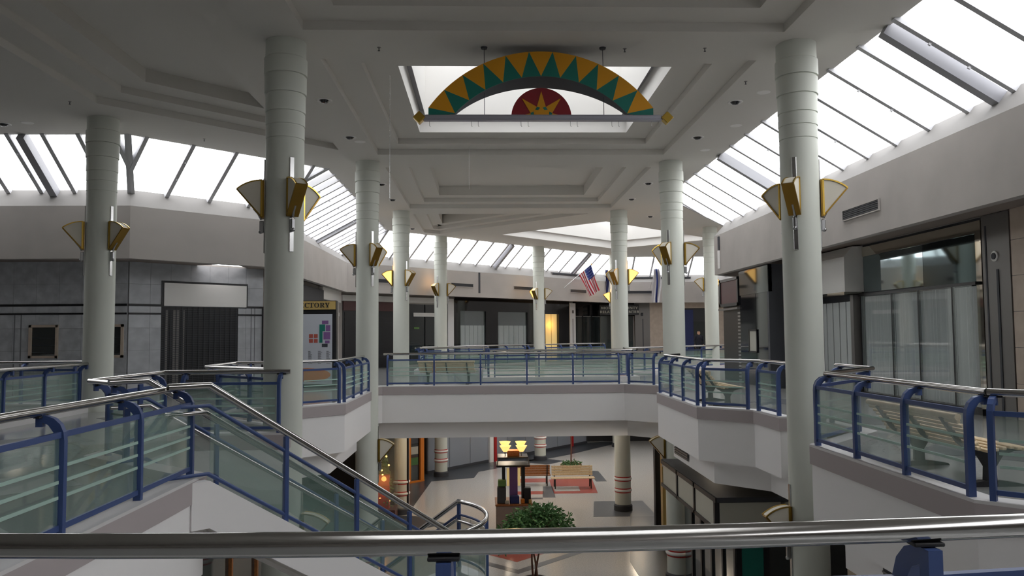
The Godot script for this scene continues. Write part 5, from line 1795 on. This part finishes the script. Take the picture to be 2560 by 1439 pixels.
func kiosk() -> void:
	var o := Vector3(0.93, LOW, -28.2)
	var t := thing("kiosk", "brown sales kiosk with four glowing bowl lamps and a dark flat roof", "kiosk", o)
	var st := S()
	bbox(st, o + Vector3(0, 0.52, 0), Vector3(1.22, 1.04, 1.22), 0.02)
	obj("base", st, M.brown_soffit, t)
	st = S()
	bbox(st, o + Vector3(0, 1.07, 0), Vector3(1.28, 0.06, 1.28), 0.01)
	obj("counter", st, M.brown_wood, t)
	for s in [[-0.34, 0.34], [0.34, 0.34], [-0.34, -0.34], [0.34, -0.34]]:
		st = S()
		bbox(st, o + Vector3(s[0], 1.72, s[1]), Vector3(0.1, 1.25, 0.1), 0.01)
		obj("post", st, M.black, t)
	st = S()
	bbox(st, o + Vector3(0.0, 1.7, 0.1), Vector3(0.28, 1.2, 0.28), 0.01)
	obj("poster_column", st, M.purple_print, t)
	for s in [-0.19, 0.19]:
		st = S()
		box(st, o + Vector3(s, 1.95, 0.22), Vector3(0.09, 0.6, 0.03))
		obj("lit_strip", st, M.lit_room, t)
	st = S()
	bbox(st, o + Vector3(-0.02, 2.36, 0), Vector3(1.16, 0.05, 1.0), 0.01)
	bbox(st, o + Vector3(-0.02, 2.62, -0.1), Vector3(1.06, 0.04, 0.9), 0.01)
	obj("roof", st, M.black, t)
	st = S()
	for s in [[-0.58, 0.48], [0.54, 0.48], [-0.54, -0.5], [0.5, -0.5]]:
		bar(st, o + Vector3(s[0], 2.36, s[1]), o + Vector3(s[0] * 0.92, 2.62, s[1] * 0.9), 0.025, 0.025)
	obj("roof_strut", st, M.brushed_steel, t)
	st = S()
	bbox(st, o + Vector3(0, 2.74, 0), Vector3(0.42, 0.2, 0.42), 0.01)
	obj("lamp_block", st, M.brown_wood, t)
	for s in [[-0.28, 0.24, 2.82], [0.28, 0.24, 2.82], [-0.28, -0.24, 2.9], [0.28, -0.24, 2.9]]:
		st = S()
		lathe(st, [[0.03, 0.0], [0.07, 0.0], [0.11, 0.06], [0.19, 0.19], [0.2, 0.2], [0.185, 0.2], [0.1, 0.07], [0.0, 0.03]], o + Vector3(s[0], s[2], s[1]), 20)
		var sh := obj("lamp_bowl", st, M.lit_frosted, t)
		st = S()
		tube(st, [o + Vector3(s[0], 2.66, s[1]), o + Vector3(s[0], s[2], s[1])], 0.015, 6)
		obj("stem", st, M.silver, sh)
	lamp(o + Vector3(0, 3.2, 0), Color(1.0, 0.8, 0.5), 0.35, 0.2)
	for q in [["green_case", Vector3(-0.42, 1.38, 0.38), Vector3(0.3, 0.55, 0.3), "charcoal"], ["goods_bag", Vector3(-0.4, 1.78, 0.36), Vector3(0.28, 0.22, 0.26), "leaf_light"], ["blue_tub", Vector3(0.02, 1.22, 0.42), Vector3(0.32, 0.26, 0.24), "navy"], ["dark_case", Vector3(0.46, 1.36, 0.36), Vector3(0.24, 0.52, 0.3), "black"], ["small_box", Vector3(0.3, 1.18, 0.5), Vector3(0.13, 0.16, 0.12), "orange_paint"], ["small_box", Vector3(0.55, 1.17, 0.52), Vector3(0.1, 0.14, 0.1), "gold_sign"], ["small_box", Vector3(-0.24, 1.16, 0.54), Vector3(0.14, 0.12, 0.08), "cream_panel"]]:
		st = S()
		bbox(st, o + q[1], q[2], 0.02)
		var it := obj(q[0], st, M[q[3]], null)
		tag(it, {"green_case": "dark tall case on the left of the kiosk counter", "goods_bag": "olive bag on top of the dark case on the kiosk", "blue_tub": "blue tub in the middle of the kiosk counter", "dark_case": "black case on the right of the kiosk counter", "small_box": ["orange box beside the blue tub on the kiosk", "tan box at the right end of the kiosk counter", "pale small box left of the blue tub on the kiosk"][0 if q[3] == "orange_paint" else (1 if q[3] == "gold_sign" else 2)]}[q[0]], "box", "goods on the kiosk counter")

func leafy(st: SurfaceTool, c: Vector3, r: Vector3, n: int, size: float, rng: RandomNumberGenerator) -> void:
	for i in n:
		var v := Vector3(rng.randfn(), rng.randfn(), rng.randfn()).normalized() * pow(rng.randf(), 0.45)
		var p := c + v * r
		var d := (v + Vector3(rng.randfn() * 0.6, -0.35 + rng.randfn() * 0.4, rng.randfn() * 0.6)).normalized()
		var s := d.cross(Vector3(rng.randfn(), rng.randfn(), rng.randfn())).normalized() * size * 0.24
		var m := p + d * size * 0.45
		var b := d.cross(s).normalized() * size * 0.08
		tri(st, p, m + s + b, p + d * size, d.cross(s))
		tri(st, p, m - s + b, p + d * size, d.cross(s))

func ficus() -> void:
	var o := Vector3(1.27, LOW, -21.6)
	var rng := RandomNumberGenerator.new()
	rng.seed = 11
	var t := thing("ficus_tree", "bushy green potted fig tree on the lower floor below the kiosk", "potted tree", o)
	var st := S()
	lathe(st, [[0.0, 0.0], [0.22, 0.0], [0.26, 0.04], [0.3, 0.36], [0.33, 0.38], [0.33, 0.42], [0.29, 0.42], [0.28, 0.36]], o, 26)
	obj("pot", st, M.grey_metal, t)
	st = S()
	lathe(st, [[0.0, 0.37], [0.28, 0.36]], o, 20)
	obj("soil", st, M.soil, t)
	st = S()
	for k in 3:
		var a := k * TAU / 3.0 + 0.4
		var pts := []
		for i in 9:
			var u := i / 8.0
			pts.append(o + Vector3(cos(a + u * 2.6) * (0.06 + 0.16 * u * u), 0.34 + 1.25 * u, sin(a + u * 2.6) * (0.06 + 0.16 * u * u)))
		tube(st, pts, 0.03, 8, true, 0.018)
		for j in 5:
			var e: Vector3 = pts[8] + Vector3(cos(a + j * 1.3) * 0.5, 0.25 + 0.12 * j, sin(a + j * 1.3) * 0.5)
			tube(st, [pts[5 + j % 4], (pts[8] + e) / 2.0 + Vector3.UP * 0.05, e], 0.012, 5, true, 0.004)
	obj("trunk", st, M.bark, t)
	st = S()
	leafy(st, o + Vector3(0.0, 1.66, 0), Vector3(0.8, 0.46, 0.75), 1500, 0.12, rng)
	for q in [[0.32, 2.08, 0.42, 0.26, 520], [-0.3, 1.92, 0.4, 0.26, 420], [-0.72, 1.55, 0.34, 0.3, 360], [0.72, 1.62, 0.34, 0.34, 360], [0.1, 2.22, 0.26, 0.16, 160], [0.85, 1.9, 0.16, 0.2, 60], [-0.85, 1.25, 0.2, 0.14, 90]]:
		leafy(st, o + Vector3(q[0], q[1], 0.1), Vector3(q[2], q[3], q[2]), q[4], 0.12, rng)
	obj("foliage", st, M.leaf, t).set_meta("kind", "stuff")
	st = S()
	leafy(st, o + Vector3(0.05, 1.8, 0), Vector3(0.86, 0.5, 0.8), 700, 0.12, rng)
	obj("young_foliage", st, M.leaf_light, t).set_meta("kind", "stuff")

func planter_tree() -> void:
	var o := Vector3(4.25, LOW, -40.6)
	var rng := RandomNumberGenerator.new()
	rng.seed = 23
	var t := thing("planter_tree", "tall thin tree in a low brown planter behind the pale bench", "potted tree", o)
	var st := S()
	lathe(st, [[0.0, 0.0], [0.44, 0.0], [0.54, 0.3], [0.54, 0.34], [0.48, 0.34], [0.46, 0.28], [0.0, 0.28]], o, 24)
	obj("planter", st, M.terracotta, t)
	st = S()
	leafy(st, o + Vector3(0, 0.36, 0), Vector3(0.5, 0.14, 0.5), 320, 0.14, rng)
	obj("ground_cover", st, M.leaf, t).set_meta("kind", "stuff")
	st = S()
	tube(st, [o + Vector3(0, 0.3, 0), o + Vector3(0.02, 1.4, 0.0), o + Vector3(-0.03, 2.5, 0.02), o + Vector3(0, 3.4, 0)], 0.035, 8, true, 0.02)
	for j in 8:
		var a := j * 0.9
		tube(st, [o + Vector3(0, 2.5 + 0.1 * j, 0), o + Vector3(cos(a) * 0.6, 2.9 + 0.12 * j, sin(a) * 0.6)], 0.012, 5, true, 0.005)
	obj("trunk", st, M.bark, t)
	st = S()
	leafy(st, o + Vector3(0, 3.3, 0), Vector3(0.95, 0.7, 0.95), 1100, 0.15, rng)
	obj("foliage", st, M.leaf, t).set_meta("kind", "stuff")

# ---------------------------------------------------------------- benches
func benches() -> void:
	var proto := slat_bench()
	proto.position = Vector3(5.2, 0, -8.9)
	proto.rotation.y = PI / 2.0
	proto.set_meta("label", "slatted wooden bench with black legs on the near right balcony")
	dup(proto, "slatted_bench", Vector3(5.35, 0, -18.4), PI / 2.0, "slatted wooden bench seen end-on on the middle right balcony")
	dup(proto, "slatted_bench", Vector3(-1.25, 0, -26.7), PI - 0.12, "slatted wooden bench on the bridge, back to the camera")
	var low := board_bench(M.slat_wood, "pale wooden bench on the red floor inlay, lower floor", Vector3(3.85, LOW, -36.2), 0.0)
	low.set_meta("group", "board benches on the lower floor")
	var b2 := board_bench(M.brown_wood, "brown wooden bench beside the kiosk, its back to the camera", Vector3(1.95, LOW, -37.0), PI)
	b2.set_meta("group", "board benches on the lower floor")

func slat_bench() -> Node3D:   # along x, sitter looks to +z
	var t := thing("slatted_bench", "slatted bench", "bench", Vector3.ZERO, "slatted benches on the upper gallery")
	var L := 1.85
	# side profile: seat then reclined back
	for i in 7:
		var st := S()
		bbox(st, Vector3(0, 0.43 - 0.012 * absf(i - 3.0), 0.33 - 0.078 * i), Vector3(L, 0.035, 0.052), 0.008)
		obj("seat_slat", st, M.slat_wood, t)
	for i in 7:
		var st := S()
		var y := 0.42 + 0.045 * i
		var z := -0.24 - 0.022 * i - 0.002 * i * i
		bbox(st, Vector3(0, y, z), Vector3(L, 0.036, 0.045), 0.008, Basis(Vector3.RIGHT, -0.35))
		obj("back_slat", st, M.slat_wood, t)
	var st2 := S()
	tube(st2, [Vector3(-L / 2.0 - 0.02, 0.74, -0.46), Vector3(L / 2.0 + 0.02, 0.74, -0.46)], 0.035, 12)
	obj("top_rail", st2, M.slat_wood, t)
	for x in [-0.68, 0.0, 0.68]:
		var st := S()
		prism(st, [Vector2(0.36, 0.4), Vector2(0.36, 0.36), Vector2(-0.2, 0.35), Vector2(-0.33, 0.45), Vector2(-0.5, 0.71), Vector2(-0.45, 0.73), Vector2(-0.27, 0.45), Vector2(-0.2, 0.41)], Vector3(x - 0.02, 0, 0), Vector3.BACK, Vector3.UP, Vector3(0.04, 0, 0))
		obj("frame", st, M.cast_iron, t)
	for x in [-0.68, 0.68]:
		var st := S()
		prism(st, [Vector2(-0.05, 0.03), Vector2(0.07, 0.03), Vector2(0.06, 0.2), Vector2(0.14, 0.32), Vector2(0.28, 0.37), Vector2(-0.22, 0.36), Vector2(-0.1, 0.3), Vector2(-0.04, 0.2)], Vector3(x - 0.035, 0, 0), Vector3.BACK, Vector3.UP, Vector3(0.07, 0, 0))
		obj("leg", st, M.cast_iron, t)
		st = S()
		prism(st, [Vector2(-0.34, 0.0), Vector2(0.36, 0.0), Vector2(0.34, 0.025), Vector2(0.1, 0.06), Vector2(-0.08, 0.06), Vector2(-0.32, 0.025)], Vector3(x - 0.05, 0, 0), Vector3.BACK, Vector3.UP, Vector3(0.1, 0, 0))
		obj("foot", st, M.cast_iron, t)
	return t

func board_bench(wood: Material, label: String, at: Vector3, turn: float) -> Node3D:
	var t := thing("board_bench", label, "bench", Vector3.ZERO)
	for i in 4:
		var st := S()
		bbox(st, Vector3(0, 0.45, 0.24 - 0.12 * i), Vector3(1.95, 0.04, 0.11), 0.008)
		obj("seat_board", st, wood, t)
	for i in 4:
		var st := S()
		bbox(st, Vector3(0, 0.56 + 0.11 * i, -0.2 - 0.02 * i), Vector3(1.85, 0.1, 0.03), 0.008)
		obj("back_board", st, wood, t)
	for x in [-0.8, 0.8]:
		var st := S()
		prism(st, [Vector2(0.26, 0.0), Vector2(0.3, 0.0), Vector2(0.24, 0.42), Vector2(-0.16, 0.42), Vector2(-0.3, 0.94), Vector2(-0.34, 0.94), Vector2(-0.22, 0.42), Vector2(-0.28, 0.0), Vector2(-0.24, 0.0), Vector2(-0.17, 0.36), Vector2(0.2, 0.36)], Vector3(x - 0.025, 0, 0), Vector3.BACK, Vector3.UP, Vector3(0.05, 0, 0))
		obj("leg", st, M.cast_iron, t)
	t.position = at
	t.rotation.y = turn
	return t

# ---------------------------------------------------------------- flags on the far wall
func flags() -> void:
	var T := 0.70710678
	var w := face(Vector3(-5.327, 0, -37.887), Vector3(T, 0, -T), Vector3(T, 0, T))
	var t := thing("flag", "red, white and blue striped flag on a slanted pole, far wall", "flag", w * Vector3(13.8, 4.4, 0), "flags on the far wall")
	var p := w * Vector3(14.2, 4.4, 0)
	var q := w * Vector3(15.45, 5.82, 1.15)
	var st := S()
	tube(st, [p, q], 0.014, 7)
	obj("pole", st, M.silver, t)
	st = S()
	ball(st, q, 0.04, 8)
	obj("finial", st, M.brass, t)
	# cloth hangs from the upper two thirds of the pole; stripes run down and away
	var a := p.lerp(q, 0.55)
	var b := p.lerp(q, 0.98)
	var down := Vector3(0.62, -1.55, -0.2)
	for k in 13:
		var blue := k >= 6
		var u0 := k / 13.0
		var u1 := (k + 1) / 13.0
		st = S()
		var st2 := S()
		for i in 14:
			var v0 := i / 14.0
			var v1 := (i + 1) / 14.0
			var s := st2 if blue and v1 <= 0.44 else st
			quad(s, cloth(a, b, down, u0, v0), cloth(a, b, down, u1, v0), cloth(a, b, down, u1, v1), cloth(a, b, down, u0, v1), Vector3.BACK)
		obj("stripe", st, M.flag_red if k % 2 == 0 else M.flag_white, t)
		if blue:
			obj("canton", st2, M.flag_blue, t)
	st = S()
	for i in 5:
		for j in 4:
			ball(st, cloth(a, b, down, 0.52 + 0.1 * i, 0.06 + 0.1 * j) + Vector3(0, 0, 0.02), 0.018, 6)
	obj("stars", st, M.flag_white, t).set_meta("kind", "stuff")
	for e in [[7.75, 5.7, 3.8, "flag_navy", "narrow dark blue flag hanging left of the third right column", 0.1], [10.95, 5.75, 3.6, "flag_white", "white and blue flag hanging left of the second right column", 0.24]]:
		t = thing("flag", e[4], "flag", Vector3(e[0], e[2], -51.2), "flags on the far wall")
		st = S()
		tube(st, [Vector3(e[0] - 0.25, 4.5, -51.65), Vector3(e[0] + 0.03, e[1] + 0.25, -50.95)], 0.014, 7)
		obj("pole", st, M.silver, t)
		var bands := [[0.0, 1.0, e[3]]] if e[3] == "flag_navy" else [[0.0, 0.42, "flag_white"], [0.42, 0.68, "flag_blue"], [0.68, 1.0, "flag_white"]]
		for bd in bands:
			st = S()
			for i in 16:
				for j in 4:
					var v := []
					for c in [[i, j], [i + 1, j], [i + 1, j + 1], [i, j + 1]]:
						var fy: float = c[0] / 16.0
						var fx: float = lerpf(bd[0], bd[1], c[1] / 4.0)
						v.append(Vector3(e[0] + (fx - 0.5) * (0.5 + 0.3 * sin(fy * 2.6)) * e[5] * 3.0 + 0.05 * sin(fy * 5.0), lerpf(e[1], e[2], fy), -50.9 + 0.09 * sin(fx * 14.0 + fy * 3.0)))
					quad(st, v[0], v[1], v[2], v[3], Vector3.BACK)
			obj("cloth", st, M[bd[2]], t)

func cloth(a: Vector3, b: Vector3, down: Vector3, u: float, v: float) -> Vector3:
	var p := a.lerp(b, u)
	var pinch := Vector3(0.25 * (0.55 - u) * v, 0, 0)
	return p + down * v * (0.85 + 0.15 * u) + pinch + Vector3(0.05 * sin(u * 9.0 + v * 4.0) * v, 0, 0.11 * sin(u * 12.0 + v * 2.0) * (0.2 + v))

# ---------------------------------------------------------------- people
func people() -> void:
	var o := Vector3(12.85, 0, -48.0)
	var t := thing("person", "person in dark clothes walking behind the far right railing", "person", o)
	# one continuous body from joints with radii, meshed as surface nets
	var J := {"hip": Vector3(0, 0.94, 0), "waist": Vector3(0, 1.1, 0), "chest": Vector3(0, 1.32, 0.01), "neck": Vector3(0, 1.5, 0.0), "skull": Vector3(0.0, 1.62, 0.015), "crown": Vector3(0.0, 1.68, 0.0),
		"sl": Vector3(-0.19, 1.42, 0), "el": Vector3(-0.26, 1.15, -0.06), "wl": Vector3(-0.26, 0.92, 0.06), "sr": Vector3(0.19, 1.42, 0), "er": Vector3(0.26, 1.16, -0.02), "wr": Vector3(0.24, 0.93, 0.14),
		"hl": Vector3(-0.1, 0.92, 0), "kl": Vector3(-0.1, 0.5, 0.12), "al": Vector3(-0.1, 0.09, 0.06), "tl": Vector3(-0.1, 0.04, 0.2), "hr": Vector3(0.1, 0.92, 0), "kr": Vector3(0.1, 0.5, -0.02), "ar": Vector3(0.1, 0.1, -0.26), "tr": Vector3(0.1, 0.04, -0.12)}
	var cloth_bones := [["hip", "waist", 0.15, 0.14], ["waist", "chest", 0.14, 0.17], ["chest", "neck", 0.15, 0.07], ["sl", "sr", 0.075, 0.075], ["sl", "el", 0.07, 0.052], ["el", "wl", 0.052, 0.04], ["sr", "er", 0.07, 0.052], ["er", "wr", 0.052, 0.04], ["hl", "kl", 0.095, 0.065], ["kl", "al", 0.065, 0.05], ["al", "tl", 0.05, 0.035], ["hr", "kr", 0.095, 0.065], ["kr", "ar", 0.065, 0.05], ["ar", "tr", 0.05, 0.035]]
	var st := S()
	nets(st, J, cloth_bones, o, 0.035)
	obj("body", st, M.dark_cloth, t)
	st = S()
	nets(st, {"n": Vector3(0, 1.47, 0), "h": Vector3(0, 1.57, 0.02), "c": Vector3(0, 1.66, 0), "j": Vector3(0, 1.56, 0.06), "o": Vector3(0, 1.605, 0.09), "p": Vector3(0, 1.585, 0.105), "e1": Vector3(-0.085, 1.61, 0), "e2": Vector3(0.085, 1.61, 0)}, [["n", "h", 0.05, 0.06], ["h", "c", 0.07, 0.085], ["h", "j", 0.06, 0.04], ["o", "p", 0.012, 0.015], ["e1", "e1", 0.022, 0.022], ["e2", "e2", 0.022, 0.022]], o, 0.014)
	for s in [-1.0, 1.0]:
		var wv: Vector3 = J["wl"] if s < 0 else J["wr"]
		var hb := {"w": wv, "m": wv + Vector3(0, -0.09, 0.01), "t0": wv + Vector3(-0.02 * s, -0.03, 0.03), "t1": wv + Vector3(-0.03 * s, -0.09, 0.05)}
		var bones := [["w", "m", 0.03, 0.032], ["t0", "t1", 0.012, 0.009]]
		for k in 4:
			hb["a%d" % k] = wv + Vector3(0, -0.085, -0.02 + 0.017 * k)
			hb["b%d" % k] = wv + Vector3(-0.012 * s, -0.15 - 0.012 * (1 if k == 1 or k == 2 else 0), -0.02 + 0.018 * k)
			bones.append(["a%d" % k, "b%d" % k, 0.009, 0.008])
		nets(st, hb, bones, o, 0.008)
	obj("skin", st, M.skin, t)
	st = S()
	nets(st, {"c": Vector3(0, 1.665, -0.018), "b": Vector3(0, 1.62, -0.05), "f": Vector3(0, 1.72, 0.03)}, [["c", "b", 0.085, 0.07], ["c", "f", 0.085, 0.04]], o, 0.014)
	obj("hair", st, M.hair, t)

func nets(st: SurfaceTool, J: Dictionary, bones: Array, o: Vector3, cell: float) -> void:
	var lo := Vector3.INF
	var hi := -Vector3.INF
	for b in bones:
		for e in [[b[0], b[2]], [b[1], b[3]]]:
			lo = lo.min(J[e[0]] - Vector3.ONE * (e[1] + cell * 2.0))
			hi = hi.max(J[e[0]] + Vector3.ONE * (e[1] + cell * 2.0))
	var n := Vector3i(((hi - lo) / cell).ceil()) + Vector3i.ONE
	var v := PackedFloat32Array()
	v.resize(n.x * n.y * n.z)
	var k := cell * 1.2
	for z in n.z:
		for y in n.y:
			for x in n.x:
				var p := lo + Vector3(x, y, z) * cell
				var d := 1e3
				for b in bones:
					var a: Vector3 = J[b[0]]
					var ab: Vector3 = J[b[1]] - a
					var l := ab.length_squared()
					var h := clampf((p - a).dot(ab) / l, 0.0, 1.0) if l > 1e-9 else 0.0
					var e: float = p.distance_to(a + ab * h) - lerpf(b[2], b[3], h)
					var m := maxf(k - absf(d - e), 0.0) / k
					d = minf(d, e) - m * m * k * 0.25
				v[x + n.x * (y + n.y * z)] = d
	var at := {}
	var grad := {}
	for z in n.z - 1:
		for y in n.y - 1:
			for x in n.x - 1:
				var s := Vector3.ZERO
				var c := 0
				for e in [[0, 0, 0, 1, 0, 0], [0, 1, 0, 1, 1, 0], [0, 0, 1, 1, 0, 1], [0, 1, 1, 1, 1, 1], [0, 0, 0, 0, 1, 0], [1, 0, 0, 1, 1, 0], [0, 0, 1, 0, 1, 1], [1, 0, 1, 1, 1, 1], [0, 0, 0, 0, 0, 1], [1, 0, 0, 1, 0, 1], [0, 1, 0, 0, 1, 1], [1, 1, 0, 1, 1, 1]]:
					var a := v[x + e[0] + n.x * (y + e[1] + n.y * (z + e[2]))]
					var b := v[x + e[3] + n.x * (y + e[4] + n.y * (z + e[5]))]
					if (a < 0.0) != (b < 0.0):
						var h := a / (a - b)
						s += Vector3(e[0], e[1], e[2]).lerp(Vector3(e[3], e[4], e[5]), h)
						c += 1
				if c:
					var key := Vector3i(x, y, z)
					at[key] = o + lo + (Vector3(x, y, z) + s / c) * cell
					var i := x + n.x * (y + n.y * z)
					grad[key] = Vector3(v[i + 1] - v[i], v[i + n.x] - v[i], v[i + n.x * n.y] - v[i]).normalized()
	for z in range(1, n.z - 1):
		for y in range(1, n.y - 1):
			for x in range(1, n.x - 1):
				var a := v[x + n.x * (y + n.y * z)]
				for ax in 3:
					var st3 := [1, n.x, n.x * n.y]
					var b := v[x + n.x * (y + n.y * z) + st3[ax]]
					if (a < 0.0) == (b < 0.0):
						continue
					var u := Vector3i.ZERO
					var w := Vector3i.ZERO
					u[(ax + 1) % 3] = 1
					w[(ax + 2) % 3] = 1
					var q := Vector3i(x, y, z)
					var keys := [q - u - w, q - w, q, q - u]
					var nn := Vector3.ZERO
					nn[ax] = 1.0 if a < 0.0 else -1.0
					if keys.all(func(kk): return at.has(kk)):
						tri(st, at[keys[0]], at[keys[1]], at[keys[2]], nn, grad[keys[0]], grad[keys[1]], grad[keys[2]])
						tri(st, at[keys[0]], at[keys[2]], at[keys[3]], nn, grad[keys[0]], grad[keys[2]], grad[keys[3]])
